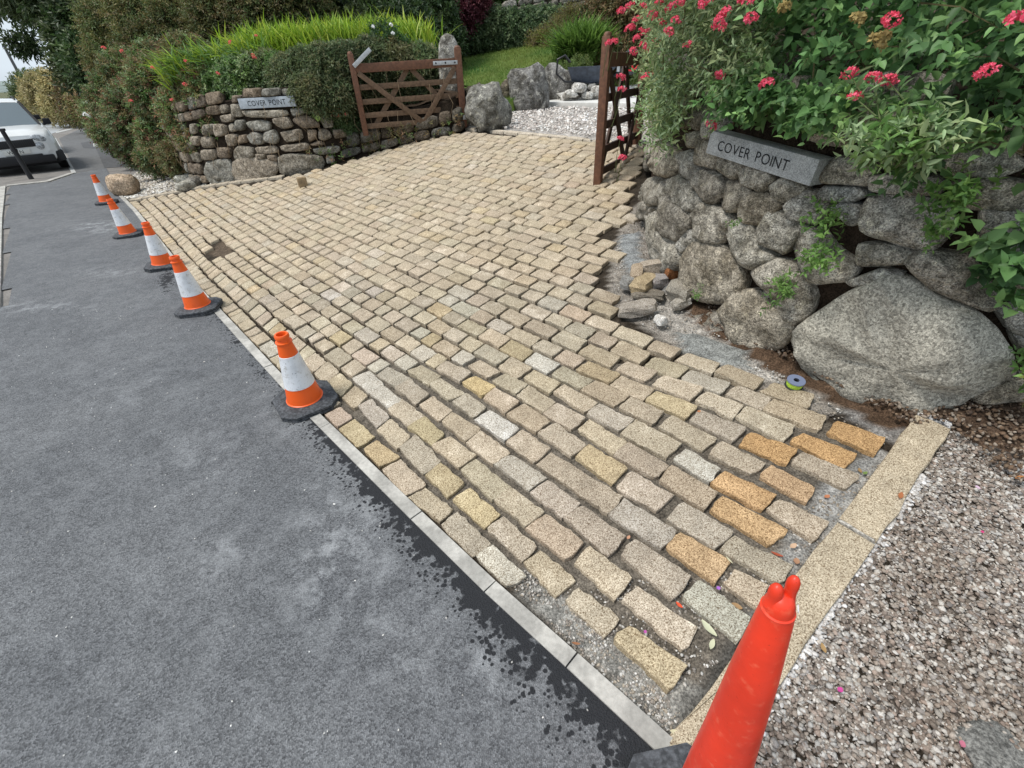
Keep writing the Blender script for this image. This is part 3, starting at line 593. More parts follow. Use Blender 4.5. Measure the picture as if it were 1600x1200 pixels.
def wall_stone(name, face, outline, mat, parent, tint, bulge=.045, deep=.12, off=0., rough=.010, nring=18, sm=.35, seed=0):
    """rounded field stone: outline = list of (s, z)"""
    Pn = np.array(outline, float); c = Pn.mean(0)
    # resample & soften the outline
    d = np.linalg.norm(np.roll(Pn, -1, 0)-Pn, axis=1); L_ = np.concatenate([[0], np.cumsum(d)]); Pc = np.vstack([Pn, Pn[:1]])
    u = np.linspace(0, L_[-1], nring, endpoint=False); R = np.stack([np.interp(u, L_, Pc[:, 0]), np.interp(u, L_, Pc[:, 1])], 1)
    for _ in range(2): R = R*(1-sm)+(np.roll(R, 1, 0)+np.roll(R, -1, 0))/2*sm
    rad = np.linalg.norm(R-c, axis=1).mean()
    levels = [(.9, -deep), (1.0, -.35*deep), (1.02, -.0), (.985, .42*bulge), (.91, .78*bulge), (.72, .97*bulge), (.42, 1.02*bulge)]
    V = []; F = []
    for li, (k, o_) in enumerate(levels):
        for j in range(nring):
            q = c+(R[j]-c)*k; w_ = rough*min(1, rad/.12)
            nn1 = mnoise.noise(Vector((q[0]*7+seed, q[1]*7, o_*7+seed*.3)))*1.6+mnoise.noise(Vector((q[0]*19, q[1]*19+seed, o_*19)))
            cr_ = -abs(mnoise.noise(Vector((q[0]*4.3+seed, q[1]*4.3-seed, seed))))*bulge*1.1*(li > 2)
            P, N_ = face.pt(q[0], q[1], off+o_+cr_+nn1*w_*(1 if li > 1 else .4)); V.append(tuple(P))
    P, N_ = face.pt(c[0], c[1], off+1.03*bulge); V.append(tuple(P))
    for r in range(len(levels)-1):
        for j in range(nring):
            k = (j+1) % nring; F.append((r*nring+j, r*nring+k, (r+1)*nring+k, (r+1)*nring+j))
    r = len(levels)-1; F += [(r*nring+j, r*nring+(j+1) % nring, len(V)-1) for j in range(nring)]
    F.append(tuple(range(nring-1, -1, -1)))
    o = mesh(name, V, F, mat, parent, tint, True)
    bm = bmesh.new(); bm.from_mesh(o.data); bmesh.ops.recalc_face_normals(bm, faces=bm.faces); bm.to_mesh(o.data); bm.free()
    o.data.polygons.foreach_set('use_smooth', np.ones(len(o.data.polygons), bool))
    return o

def core(name, face, s0, s1, z0, z1, mat, parent, off=-.035, tint=(.05, .035, .025), ns=80, nz=24, back=.45):
    S, Z = np.meshgrid(np.linspace(s0, s1, ns), np.linspace(z0, z1, nz), indexing='ij')
    P, N_ = face.pt(S.ravel(), Z.ravel(), off); nzv = np.array([mnoise.noise(Vector((p[0]*8, p[1]*8, p[2]*8))) for p in P])*.022
    P[:, 0] += N_[:, 0]*nzv; P[:, 1] += N_[:, 1]*nzv
    B, _ = face.pt(np.linspace(s0, s1, ns), np.full(ns, z1), off-back); B2, _ = face.pt(np.linspace(s0, s1, ns), np.full(ns, z0), off-back)
    V = np.vstack([P, B, B2]); idx = np.arange(ns*nz).reshape(ns, nz); F = []
    for i in range(ns-1):
        for j in range(nz-1): F.append((idx[i, j], idx[i+1, j], idx[i+1, j+1], idx[i, j+1]))
        b = ns*nz; F.append((idx[i, nz-1], idx[i+1, nz-1], b+i+1, b+i)); F.append((b+i, b+i+1, b+ns+i+1, b+ns+i))
    return mesh(name, V, F, mat, parent, tint, True)

# ---- right-hand wall, stones read off one by one
RW = Face([(2.45, 6.9), (2.0, 6.2), (1.62, 5.4), (1.38, 4.6), (1.20, 3.9), (1.11, 3.27), (1.15, 2.78), (1.27, 2.32), (1.47, 1.97), (1.68, 1.66), (2.0, 1.52), (2.5, 1.46), (3.2, 1.40), (4.2, 1.3)], lean=-.01)
RW.index()
rw = empty('dry_stone_wall', (0, 0, 0), 'curved wall of rounded grey granite stones right of the drive, below the pink-flowered bushes', 'wall')
core('wall_core', RW, 0, RW.len, -.2, 1.16, m_bed, rw, off=-.05)
def tr_(S, sc_, ox, oy): return [[(float(a.split(',')[0])*sc_+ox, float(a.split(',')[1])*sc_+oy) for a in q.split()] for q in S.split('|')]
ST1 = """205,470 235,430 285,450 290,500 245,550 205,520|280,395 345,400 345,450 290,455|272,490 310,460 360,480 350,560 300,582 275,545|202,560 240,545 272,570 262,612 213,612|243,600 290,565 347,585 352,640 315,705 238,688|168,640 210,626 242,650 242,740 215,760 180,725|133,740 175,726 217,762 264,830 230,888 168,852 135,800|232,740 270,706 347,735 362,790 310,852 265,822|343,660 390,642 457,665 452,700 400,747 345,702|333,810 370,753 467,770 478,800 400,888 345,862|425,710 470,680 557,715 562,750 520,802 438,762|548,770 600,743 692,765 694,800 620,852 558,822|410,860 450,808 520,803 592,850 522,942 440,927 410,895|78,850 120,810 217,880 227,930 170,1012 98,962|222,890 275,843 372,880 402,920 330,1022 248,982|496,950 545,868 625,888 692,945 600,1060 508,1022|612,850 680,793 772,800 792,850 730,932 638,907|363,960 400,920 472,930 502,1030 562,1075 470,1117 388,1062|168,1010 205,953 257,975 232,1030 180,1052|178,1080 225,1003 290,998 392,1070 428,1130 400,1262 250,1252 188,1180|473,1130 520,1073 610,1088 692,1150 722,1230 700,1302 558,1242|638,1000 680,948 762,960 802,1040 902,1100 862,1172 720,1182 658,1080|763,720 810,653 962,665 987,690 942,777 768,752|748,800 775,778 912,785 937,815 880,842 768,832|790,862 850,842 930,852 930,922 880,942|953,740 1000,723 1242,740 1272,790 1240,812 958,792|928,880 950,820 1152,812 1292,850 1302,960 1202,1040 938,972|918,1018 1000,1018 1122,1050 1112,1102 1000,1112 903,1102|1113,1080 1180,1040 1402,1070 1452,1160 1505,1240 1440,1290 1300,1240 1200,1190|868,1172 1000,1120 1092,1142 900,1192|698,545 740,503 862,513 902,560 830,612 708,587|1268,610 1400,598 1562,620 1602,700 1480,737 1298,722|1398,580 1500,498 1602,540 1640,640 1440,640|1288,762 1460,738 1640,758 1640,862 1420,872 1298,842|1416,882 1640,862 1640,1062 1500,1090 1426,1052|62,620 110,598 167,650 167,720 120,737 68,702|22,800 60,738 127,760 127,812 75,862 30,850|38,900 85,878 102,960 172,1020 182,1080 120,1132 58,1062|12,862 40,828 77,870 35,922|1000,600 1100,560 1240,600 1260,700 1100,710 1010,680|1500,1110 1640,1090 1640,1250 1560,1260"""
ST2 = """348,215 400,148 482,145 602,230 652,290 602,372 500,402 378,332|488,160 560,128 692,180 702,250 640,287 558,202|200,240 350,240 380,330 440,400 300,380 210,310|1500,240 1600,200 1700,220 1700,330 1560,320|1560,330 1700,340 1700,440 1600,420"""
stones = [(q, 0) for q in tr_(ST1, 600/1600, 1000, 0)]+[(q, 1) for q in tr_(ST2, 600/1600, 1000, 400)]
GR = [(.41, .385, .33), (.38, .35, .295), (.44, .41, .35), (.35, .32, .27), (.40, .355, .285), (.43, .41, .365)]
# invisible-side and upper courses filled by rule so the wall is whole from elsewhere too
def fill_courses(face, s0, s1, z0, z1, hmin, hmax, lmin, lmax, taken, parent, tints, bulge=.04, nring=12, deep=.1, name='stone', rough=.01, skip=None, dim=None):
    z = z0; n_ = 0
    while z < z1:
        hgt = random.uniform(hmin, hmax); s = s0+random.uniform(-.1, 0)
        while s < s1:
            ln = random.uniform(lmin, lmax); g = .005; h2 = hgt*random.uniform(.9, 1.05)
            r = [(s+g, z+g+random.uniform(0, .02)), (s+ln*.5, z+g), (s+ln-g, z+g+random.uniform(0, .02)), (s+ln-g, z+h2*.5), (s+ln-g-random.uniform(0, .03), z+h2-g), (s+ln*.5, z+h2-g*random.uniform(.2, 1)), (s+g+random.uniform(0, .03), z+h2-g), (s+g, z+h2*.5)]
            c_ = (s+ln/2, z+hgt/2); ok = True
            for (a, b, ra, rb) in taken:
                if abs(a-c_[0]) < (ra+ln/2)*.80 and abs(b-c_[1]) < (rb+hgt/2)*.80: ok = False; break
            if ok and skip and skip(*c_): ok = False
            if ok:
                wall_stone(name, face, r, m_rock, parent, np.array(random.choice(tints))*random.uniform(.85, 1.12)*(dim(c_[0]) if dim else 1), bulge=bulge*random.uniform(.7, 1.3), deep=deep, nring=nring, rough=rough, sm=.10, seed=n_*1.7); n_ += 1
            s += ln
        z += hgt
    return n_
taken = []
for i, (q, kk) in enumerate(stones):
    o_ = [RW.inv(*p)[:2] for p in q]; o_ = np.array(o_); mn, mxx = o_.min(0), o_.max(0)
    if (mxx-mn)[0] > 1.6 or (mxx-mn)[0] < .01: continue
    taken.append(((mn[0]+mxx[0])/2, (mn[1]+mxx[1])/2, (mxx[0]-mn[0])/2, (mxx[1]-mn[1])/2))
    o_ = o_.mean(0)+(o_-o_.mean(0))*1.07; rad = float(np.mean(mxx-mn))/2; ti = np.array(random.choice(GR))*random.uniform(.88, 1.12)
    if i in (0, 9): ti = ti*.75
    if i == 23 or i == 24: ti = np.array((.36, .36, .34))
    wall_stone('stone', RW, o_, m_rock, rw, ti, bulge=min(.07, .022+.27*rad), deep=.16, nring=24, rough=.020, sm=.10, seed=i*2.3)
# the great boulder at the foot of the wall
bp = tr_("630,345 655,300 720,245 870,150 960,100 1050,72 1200,130 1300,180 1400,232 1500,320 1530,400 1525,470 1460,530 1400,570 1200,650 1130,700 1050,722 960,650 860,590 760,520 680,460", .375, 1000, 400)[0]
bo = np.array([RW.inv(*p)[:2] for p in bp])
bld = empty('boulder', (0, 0, 0), 'huge flat-faced speckled granite boulder built into the foot of the right wall', 'boulder')
class BF(Face): pass
o = wall_stone('boulder', RW, bo, M_('speckled_boulder', tint=True, rough=.92, spec=.15, layers=[('cell', 120, 0, 0, 1, .55, 1.42), ('noise', 230, 3, .4, .6, .7, 1.25), ('noise', 6, 4, .3, .7, .82, 1.12)], bump=[('noise', 110, .004, 1.), ('noise', 16, .02, .7)]), None, (.40, .375, .315), bulge=.075, deep=.3, off=.015, nring=44, rough=.034, sm=.08)
bpy.data.objects.remove(bld); tag(o, 'huge flat-faced speckled granite boulder built into the foot of the right wall', 'boulder')
taken.append((bo[:, 0].mean(), bo[:, 1].mean(), np.ptp(bo[:, 0])/2, np.ptp(bo[:, 1])/2))
# name stone
def board(name, face, corners, mat, text, label, thick, letter_h, txt_c, txt_w, off):
    sz = [face.inv(*p)[:2] for p in corners]; P = [face.pt(s, z, off)[0] for s, z in sz]; P = [Vector([float(c) for c in p]) for p in P]
    TL, TR, BR, BL = P; ex = ((TR-TL)+(BR-BL)).normalized(); ez = ((TL-BL)+(TR-BR)).normalized(); ny = ex.cross(ez).normalized(); ez = ny.cross(ex)*-1
    if ez.z < 0: ez = -ez
    ny = ex.cross(ez).normalized()         # outward (viewer sees ex to the right, ez up)
    c = (TL+TR+BR+BL)/4; wd = ((TR-TL).length+(BR-BL).length)/2; ht = ((TL-BL).length+(TR-BR).length)/2
    root = empty(name, c, label, 'sign'); root.matrix_world = Matrix((( ex.x, -ny.x*-1, ez.x, c.x), (ex.y, ny.y, ez.y, c.y), (ex.z, ny.z, ez.z, c.z), (0, 0, 0, 1)))
    R = Matrix((ex, ny*-1, ez)).transposed()
    root.matrix_world = Matrix.Translation(c) @ R.to_4x4()   # local: x right, y into the wall, z up
    mb = MB().box((0, thick/2, 0), (wd, thick, ht), bev=.004); mb.build('plate', mat, root, 'auto')
    glyphs = []; pen = 0.
    for ch in text:
        if ch == ' ': pen += .45; continue
        cu = bpy.data.curves.new('t', 'FONT'); cu.body = ch; cu.size = 1
        to = bpy.data.objects.new('t', cu); COL.objects.link(to); bpy.context.view_layer.update()
        me = bpy.data.meshes.new_from_object(to.evaluated_get(bpy.context.evaluated_depsgraph_get())); bpy.data.objects.remove(to)
        x0 = min(v.co.x for v in me.vertices); x1 = max(v.co.x for v in me.vertices); glyphs.append((ch, me, pen-x0)); pen += x1-x0+.12
    pen -= .12; hh = .72
    for ch, me, dx in glyphs:
        for v in me.vertices: v.co = Vector((((v.co.x+dx)/pen-.5)*txt_w*wd+txt_c*wd, -.0015, (v.co.y/hh-.5)*letter_h*ht))
        me.materials.clear(); me.materials.append(m_letter); link('letter', me, root)
    return root, wd, ht
sg, wd_, ht_ = board('name_stone', RW, [(1131, 203), (1294, 246), (1281, 290), (1128, 236)], m_name, 'COVER POINT', 'long sawn grey granite block carved COVER POINT, set in the right-hand wall', .09, .44, -.045, .68, .085)
print('name stone', wd_, ht_)
s_, z_ = RW.inv(1210, 245)[:2]; taken.append((s_, z_, wd_/2, ht_/2))
n1 = fill_courses(RW, .1, RW.len-.2, .0, 1.1, .13, .2, .14, .3, taken, rw, GR, nring=12)
print('right wall filler', n1)
# plinth stones of earth in front are part of the bed; capping earth on top of the wall
def topsoil(name, face, s0, s1, z, wd, lbl):
    s = np.linspace(s0, s1, 60); q = np.linspace(0, 1, 8); S, Qq = np.meshgrid(s, q, indexing='ij'); V = []
    for a, b in zip(S.ravel(), Qq.ravel()):
        P, _ = face.pt(a, z, -.03-b*wd); P = P.copy(); P[2] += .12*math.sin(b*math.pi*.7)+.03*fnoise(P[0], P[1], 0, 5); V.append(P)
    idx = np.arange(len(V)).reshape(S.shape); F = np.stack([idx[:-1, :-1].ravel(), idx[1:, :-1].ravel(), idx[1:, 1:].ravel(), idx[:-1, 1:].ravel()], 1)
    o = mesh(name, V, F, m_bed, None, (.07, .05, .035), True); o['kind'] = 'structure'
topsoil('wall_top_earth', RW, 0, RW.len, 1.12, 2.6, '')

# ---- left-hand wall
LWp = [ground(*p)[:2] for p in ((235, 266), (300, 287), (370, 284), (440, 277), (500, 264), (560, 247), (620, 233), (680, 219), (728, 207))]
LWp = [np.array(p)+np.array((-.06, .16)) for p in LWp]; LWp.append(np.array((-.45, 9.2)))
LW = Face(LWp, lean=.05); LW.index(zmax=3.5)
lw = empty('dry_stone_wall', (0, 0, 0), 'weathered brown dry-stone wall on the far left of the drive carrying a pale name board', 'wall')
S_LOW = LW.inv(478, 200)[0]
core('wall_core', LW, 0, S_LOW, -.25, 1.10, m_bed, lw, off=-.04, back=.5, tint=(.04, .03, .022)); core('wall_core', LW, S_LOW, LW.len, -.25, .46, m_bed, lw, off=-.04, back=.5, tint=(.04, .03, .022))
RB = [(.25, .20, .15), (.29, .25, .20), (.22, .18, .14), (.31, .28, .23), (.25, .24, .21)]
bd, wd2, ht2 = board('name_board', LW, [(378, 153), (461, 149), (463, 166), (382, 170)], m_sign, 'COVER POINT', 'small grey-blue COVER POINT name board fixed to the left-hand wall', .03, .52, 0, .68, .075)
print('board', wd2, ht2)
tk = []; s_, z_ = LW.inv(421, 160)[:2]; tk.append((s_, z_, wd2/2*1.0, ht2/2))
# big footing stones then smaller courses
ST3 = """380,690 560,670 600,850 470,880 360,800|590,680 700,650 940,680 950,770 880,830 610,850|955,640 1060,625 1300,640 1330,740 1120,800 980,780|600,590 640,560 745,570 750,650 610,670|760,570 930,560 945,615 780,620|970,560 1190,530 1215,590 1000,610|1235,580 1440,560 1450,610 1290,630 1240,610|700,370 800,345 890,370 880,430 750,440|910,340 1020,325 1075,400 1000,425 930,390|1070,350 1150,305 1255,340 1290,400 1160,410|705,470 760,450 835,480 830,540 740,540|845,450 920,430 955,500 930,540 850,520|970,450 1130,420 1150,500 1020,530|1210,540 1280,515 1330,540 1240,560|1280,430 1350,420 1390,480 1330,510 1280,500|1185,430 1260,430 1265,500 1205,520|670,270 1030,265 1035,315 690,325|1055,260 1165,250 1170,300 1080,315|1190,255 1350,245 1390,300 1250,310|665,95 810,90 815,155 670,165|825,95 960,90 975,145 825,155|985,95 1090,90 1100,145 990,145|580,150 650,150 650,200 590,210|575,220 640,220 660,320 590,320|245,380 290,380 290,460 250,460|345,390 430,380 430,470 360,470|440,380 530,400 530,470 450,480|240,480 320,480 320,550 250,550|340,490 430,490 430,570 350,570|460,570 560,580 560,660 480,650|330,590 450,590 450,670 340,670|600,350 680,350 680,430 620,440|540,470 620,470 610,550 550,560|630,480 700,470 700,530 640,540|865,630 930,630 940,680 870,670|780,620 850,625 850,660 790,660|1290,320 1390,330 1400,400 1320,410|1400,430 1500,420 1510,480 1410,500|1345,640 1400,630 1410,690 1350,700|640,240 660,240 660,250 645,250"""
for i, q in enumerate(tr_(ST3, 310/1600, 250, 120)):
    o_ = np.array([LW.inv(*p)[:2] for p in q]); mn, mxx = o_.min(0), o_.max(0)
    if (mxx-mn).min() < .03: continue
    tk.append(((mn[0]+mxx[0])/2, (mn[1]+mxx[1])/2, (mxx[0]-mn[0])/2, (mxx[1]-mn[1])/2))
    o_ = o_.mean(0)+(o_-o_.mean(0))*1.10
    wall_stone('stone', LW, o_, m_rock, lw, np.array(random.choice(RB))*random.uniform(.95, 1.25), bulge=.045, deep=.12, nring=16, rough=.016, sm=.2, seed=i*3.1)
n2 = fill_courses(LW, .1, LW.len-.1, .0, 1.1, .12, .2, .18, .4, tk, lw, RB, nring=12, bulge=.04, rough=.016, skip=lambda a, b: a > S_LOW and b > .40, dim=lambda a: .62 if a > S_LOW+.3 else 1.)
print('left filler', n2)
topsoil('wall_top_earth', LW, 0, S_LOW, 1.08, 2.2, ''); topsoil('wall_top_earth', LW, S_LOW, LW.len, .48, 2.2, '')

# ---- wall behind the lawn
BW = Face([(-6.5, 14.2), (-4.0, 15.6), (-1.5, 16.2), (1.5, 16.2), (4.5, 15.6), (9, 15.3)], 0)
BW.pt0 = BW.pt
def bw_pt(s, z, off=0.):
    P, N_ = Face.pt(BW, s, z, off); P = P.copy(); x, y = P[..., 0], P[..., 1]; P[..., 2] = z_lawn(x, y*0+16.0)-.1+z; return P, N_
BW.pt = bw_pt
bw = empty('garden_wall', (0, 0, 0), 'old stone wall behind the lawn half hidden by ivy', 'wall')
core('wall_core', BW, 0, BW.len, -.4, 1.0, m_bed, bw, off=-.05, tint=(.09, .075, .055))
fill_courses(BW, .1, BW.len, .0, .95, .16, .24, .25, .5, [], bw, [(.27, .25, .21), (.22, .2, .17), (.32, .3, .26)], nring=10, bulge=.06, rough=.02)

# ================================================================== THINGS
def cone(P, label, rz=0, tilt=(0, 0), scuff=0, group='traffic cones along the edge of the asphalt'):
    r = empty('traffic_cone', P, label, 'traffic cone', group, rz); r.rotation_euler = (tilt[0], tilt[1], rz)
    mb = MB(); h = .165; c = .065                     # octagonal rubber foot in two tiers
    def oct_(hh, cc): return [(hh, -hh+cc), (hh, hh-cc), (hh-cc, hh), (-hh+cc, hh), (-hh, hh-cc), (-hh, -hh+cc), (-hh+cc, -hh), (hh-cc, -hh)]
    rings = [(oct_(h, c), .0), (oct_(h, c), .016), (oct_(h-.006, c), .018), (oct_(h-.006, c), .021), (oct_(h, c), .023), (oct_(h, c), .036), (oct_(h-.008, c), .042), (oct_(.115, .035), .047)]
    V = [(x, y, z) for o_, z in rings for x, y in o_]; F = []
    for i in range(len(rings)-1):
        for k in range(8): F.append((i*8+k, i*8+(k+1) % 8, (i+1)*8+(k+1) % 8, (i+1)*8+k))
    F.append(tuple(range(7, -1, -1))); F.append(tuple((len(rings)-1)*8+k for k in range(8))); mb.add(V, F); mb.build('foot', m_rubber, r, 'auto')
    R0, R1, z0, z1 = .098, .031, .046, .475
    def rad(z): return R0+(R1-R0)*(z-z0)/(z1-z0)
    zw0, zw1 = z0+.105, z0+.305
    MB().lathe([(rad(z0)+.006, z0-.001), (rad(z0)+.006, z0+.004), (rad(z0)+.001, z0+.007), (rad(zw0), zw0)], 40).build('lower_cone', m_orange, r, 'auto')
    MB().lathe([(rad(zw0)+.0004, zw0-.001), (rad(zw0)+.0022, zw0), (rad(zw1)+.0022, zw1), (rad(zw1)+.0004, zw1+.001)], 40).build('reflective_sleeve', m_white, r, 'auto')
    MB().lathe([(rad(zw1), zw1), (rad(.425), .425), (rad(.425)+.005, .427), (rad(.425)+.005, .434), (rad(.434)-.003, .437), (rad(.45)-.003, .452), (rad(.455)+.004, .456), (rad(.46)+.005, .470), (rad(.46)+.001, .477), (rad(.46)-.007, .476), (.022, .45), (.02, .42)], 40).build('top', m_orange, r, 'auto')
    MB().lathe([(.001, .43), (.0225, .43)], 24).build('hollow_shade_disc', m_dark, r)  # black disc paints the shade inside the open cone tip
    return r
CN = [((168, 318), 'farthest orange and white cone, next to the tan boulder', .5, (.0, .02)),
      ((203, 368), 'second farthest orange and white cone, overlapping the farthest one', .35, (.02, -.03)),
      ((257, 417), 'middle orange and white cone of the row of five, scratched white sleeve', .4, (.0, .05)),
      ((313, 484), 'orange and white cone with a black spot on its sleeve, second nearest of the row', .2, (-.02, -.02)),
      ((480, 630), 'nearest orange and white cone, standing on a dark splash beside the edging strip', .62, (.02, .0))]
for (px, py), lbl, rz, tl in CN:
    P = ground(px, py, f=z_road); cone((P[0], P[1], z_road(P[0], P[1])+.002), lbl, rz, tl)

# tall red post cone in front
base = Vector((.385, .235, float(zg(.385, .235))-.01)); top = Vector((.326, .30, 1.035)); ax = (top-base).normalized()
pc_ = empty('post_cone', base, 'tall faded red post cone with two knobs on top at the near corner', 'post cone')
q_ = Vector((0, 0, 1)).rotation_difference(ax); pc_.rotation_mode = 'QUATERNION'; pc_.rotation_quaternion = q_ @ Matrix.Rotation(.12, 3, 'Z').to_quaternion()
H = (top-base).length
prof = [(.088, .03), (.086, .05), (.074, .12), (.066, .2), (.054, .45), (.0435, .62), (.032, H-.22), (.0212, H-.070), (.0203, H-.064), (.0207, H-.060), (.0187, H-.058), (.0186, H-.055), (.0178, H-.048), (.0155, H-.040), (.011, H-.033), (.0, H-.029)]
MB().lathe(prof, 48).build('body', m_red, pc_, 'auto')
mb = MB()
for sx, hh, rr in ((-.0098, -.010, .0086), (.0108, .0, .0078)):
    mb.lathe([(rr*1.3, H-.050), (rr*1.05, H-.040), (rr*.92, H-.026+hh), (rr*1.0, H-.018+hh), (rr*.95, H-.010+hh), (rr*.7, H-.004+hh), (rr*.35, H-.0007+hh), (0, H+hh)], 20, Matrix.Translation((sx, .002, 0)))
mb.build('knobs', m_red, pc_, 'auto')
MB().lathe([(.0, 0), (.005, 0), (.0048, .0012), (0, .0014)], 12, Matrix.Translation((.0142, -.0126, H-.045)) @ Matrix.Rotation(math.radians(75), 4, Vector((.7, 1, 0)))).build('stud', m_white, pc_)
oc = [(.2*math.cos(a)*1.0, .2*math.sin(a)) for a in [math.radians(22.5+45*k) for k in range(8)]]
V = [(x*k, y*k, z) for k, z in ((1, 0), (1, .018), (.985, .02), (.985, .024), (1, .026), (.99, .042), (.5, .05)) for x, y in oc]; F = []
for i in range(6):
    for k in range(8): F.append((i*8+k, i*8+(k+1) % 8, (i+1)*8+(k+1) % 8, (i+1)*8+k))
F.append(tuple(range(7, -1, -1))); F.append(tuple(48+k for k in range(8))); MB().add(V, F).build('foot', m_rubber, pc_, 'auto')

# bollard
P = ground(49, 279, f=z_road); bl = empty('bollard', P, 'slim black metal bollard standing in front of the parked white car', 'bollard')
MB().tube([(0, 0, -.05), (0, 0, .55), (0, 0, .62)], .052, 16).build('post', m_black, bl, 'auto')
MB().tube([(0, 0, .60), (0, 0, .66)], .064, 16).build('collar', m_black, bl, 'auto')
MB().tube([(0, 0, .66), (0, 0, 1.04)], .045, 16).build('upper_post', m_black, bl, 'auto')
MB().box((-.06, 0, 1.06), (.26, .06, .05), bev=.01).build('top_bar', m_black, bl, 'auto')

# gates ------------------------------------------------------------
def gate(hinge, free, gz, label, near_tint, H_=1.12, mats=(None, None), front=1):
    hinge = Vector(hinge); free = Vector(free); d = (free-hinge); W = Vector((d.x, d.y, 0)).length; rz = math.atan2(d.y, d.x)
    g = empty('field_gate', (hinge.x, hinge.y, gz), label, 'gate', 'five-bar gates of the drive', rz); mw_, mp = mats
    sl = (free.z-hinge.z)/W
    Z = lambda u, z: z+sl*u*W
    def pst(u, zt, s=.075):
        mb = MB().box((u*W, 0, Z(u, (zt-.02)/2)), (s, s*.95, zt+.02), bev=.006)
        mb.lathe([(s*.46, Z(u, zt-.012)), (s*.45, Z(u, zt+.012)), (s*.3, Z(u, zt+.028)), (0.001, Z(u, zt+.032))], 12, Matrix.Translation((u*W, 0, 0))); return mb.build('post', mp, g, 'auto')
    pst(0, H_+.13, .095); pst(1, H_+.13, .08)
    for z, t_ in ((.10, .07), (H_*.28, .07), (H_*.48, .07), (H_*.69, .07)):
        MB().beam((.03, 0, Z(.03/W, z)), (W-.03, 0, Z(1, z)), .024, t_, (0, 1, 0), bev=.003).build('rail', mw_, g, 'auto')
    MB().beam((.03, 0, Z(0, H_-.04)), (W-.03, 0, Z(1, H_-.04)), .065, .11, (0, 1, 0), bev=.006).build('top_rail', mp, g, 'auto')
    yf = .026 if front > 0 else -.026
    for y, a, b in ((yf, (.96*W, H_*.89), (.42*W, .10)), (yf, (.04*W, H_*.89), (.40*W, .10)), (-yf, (.50*W, H_*.9), (.88*W, .12)), (-yf, (.46*W, H_*.9), (.10*W, .2))):
        MB().beam((a[0], y, Z(a[0]/W, a[1])), (b[0], y, Z(b[0]/W, b[1])), .022, .07, (0, 1, 0), bev=.003).build('brace', mw_, g, 'auto')
    return g, W, Z
hgL = ground(726, 200); frL = ground(573, 243)
m_wA = (m_wood2, m_wood)
gl, W, Z = gate((hgL[0], hgL[1]-.1, 0), (frL[0]+.05, frL[1]+.02, -.02), float(hgL[2])+.04, 'five-bar timber gate folded back against the left-hand wall, steel strap on top', None, H_=.865, mats=m_wA)
MB().box((.20, .045, Z(0, .825)), (.36, .006, .05), bev=.002).build('strap_hinge', m_steel, gl, 'auto')
for x in (.06, .2, .34): MB().lathe([(0, 0), (.012, 0), (.012, .006), (0, .008)], 10, Matrix.Translation((x, .048, Z(0, .825))) @ Matrix.Rotation(-math.pi/2, 4, 'X')).build('bolt', m_black, gl)
MB().beam((W-.02, .05, Z(1, .85)), (W-.29, .05, Z(1, 1.04)), .03, .055, (0, 1, 0), bev=.004).build('latch_bar', m_steel, gl, 'auto')
MB().box((0, .055, Z(0, .12)), (.11, .012, .06), bev=.002).build('lower_hinge', m_steel, gl, 'auto')
frR = ground(934, 287); gr_, W2, Z2 = gate((1.62, 6.0, 0), (frR[0], frR[1], 0), float(zg(1.4, 5.5)), 'dark five-bar timber gate standing open half behind the valerian bush', None, H_=1.07, mats=(M_('dark_timber', (.06, .032, .022), .6, [('noise', 30, 5, .3, .7, .6, 1.3)], [('noise', 90, .001, .5)]), m_wood))
gr_.location.z = float(frR[2])+0; 
gr_.location.z = float(frR[2])-.0
for x, z in ((W2*.985, 0),): pass

# granite post behind the left gate
def rock(name, c, size, tint, label=None, cat=None, group=None, seed=0, sub=3, amp=.18, mat=None, parent=None, rz=0, flat=0):
    bm = bmesh.new(); bmesh.ops.create_icosphere(bm, subdivisions=sub, radius=1); sx, sy, sz = [a/2 for a in size]; V = []
    cr, sr = math.cos(rz), math.sin(rz)
    for v in bm.verts:
        p = v.co; n_ = 1+amp*mnoise.noise(p*1.3+Vector((seed, seed*2, 0)))*1.6+amp*.45*mnoise.noise(p*3.4+Vector((seed, 0, seed)))+amp*.2*mnoise.noise(p*8+Vector((0, seed, 0)))
        q = Vector((max(-.82, min(.82, p.x))*1.15, max(-.82, min(.82, p.y))*1.15, max(-.85, min(.85, p.z))*1.12))*n_
        x, y, z = q.x*sx, q.y*sy, q.z*sz; V.append((x*cr-y*sr, x*sr+y*cr, z))
    V = np.array(V); F = [[v.index for v in f.verts] for f in bm.faces]; bm.free()
    if parent is not None:
        V = V+np.array(c)[None]; o = mesh(name, V, F, mat or m_rock, parent, tint, sub > 1); return o
    o = mesh(name, V, F, mat or m_rock, None, tint, sub > 1); o.location = Vector([float(a) for a in c])
    if label: tag(o, label, cat, group)
    return o
hp = Vector((float(hgL[0])-.16, float(hgL[1])+.22, 0)); zz_ = float(zg(hp.x, hp.y))
V = []; F = []; nr = 14; lv = [(0, .20, .17), (.4, .195, .165), (.8, .185, .16), (1.1, .17, .15), (1.28, .14, .125), (1.37, .09, .085), (1.40, .03, .03)]
for z, a, b in lv:
    for k in range(nr):
        t = 2*math.pi*k/nr; c_, s_ = math.cos(t), math.sin(t); e = 1+.09*fnoise(c_*1.5, s_*1.5, z*3)
        V.append((a*e*abs(c_)**.7*np.sign(c_), b*e*abs(s_)**.7*np.sign(s_), z-.1))
for i in range(len(lv)-1):
    for k in range(nr): F.append((i*nr+k, i*nr+(k+1) % nr, (i+1)*nr+(k+1) % nr, (i+1)*nr+k))
F.append(tuple((len(lv)-1)*nr+k for k in range(nr)))
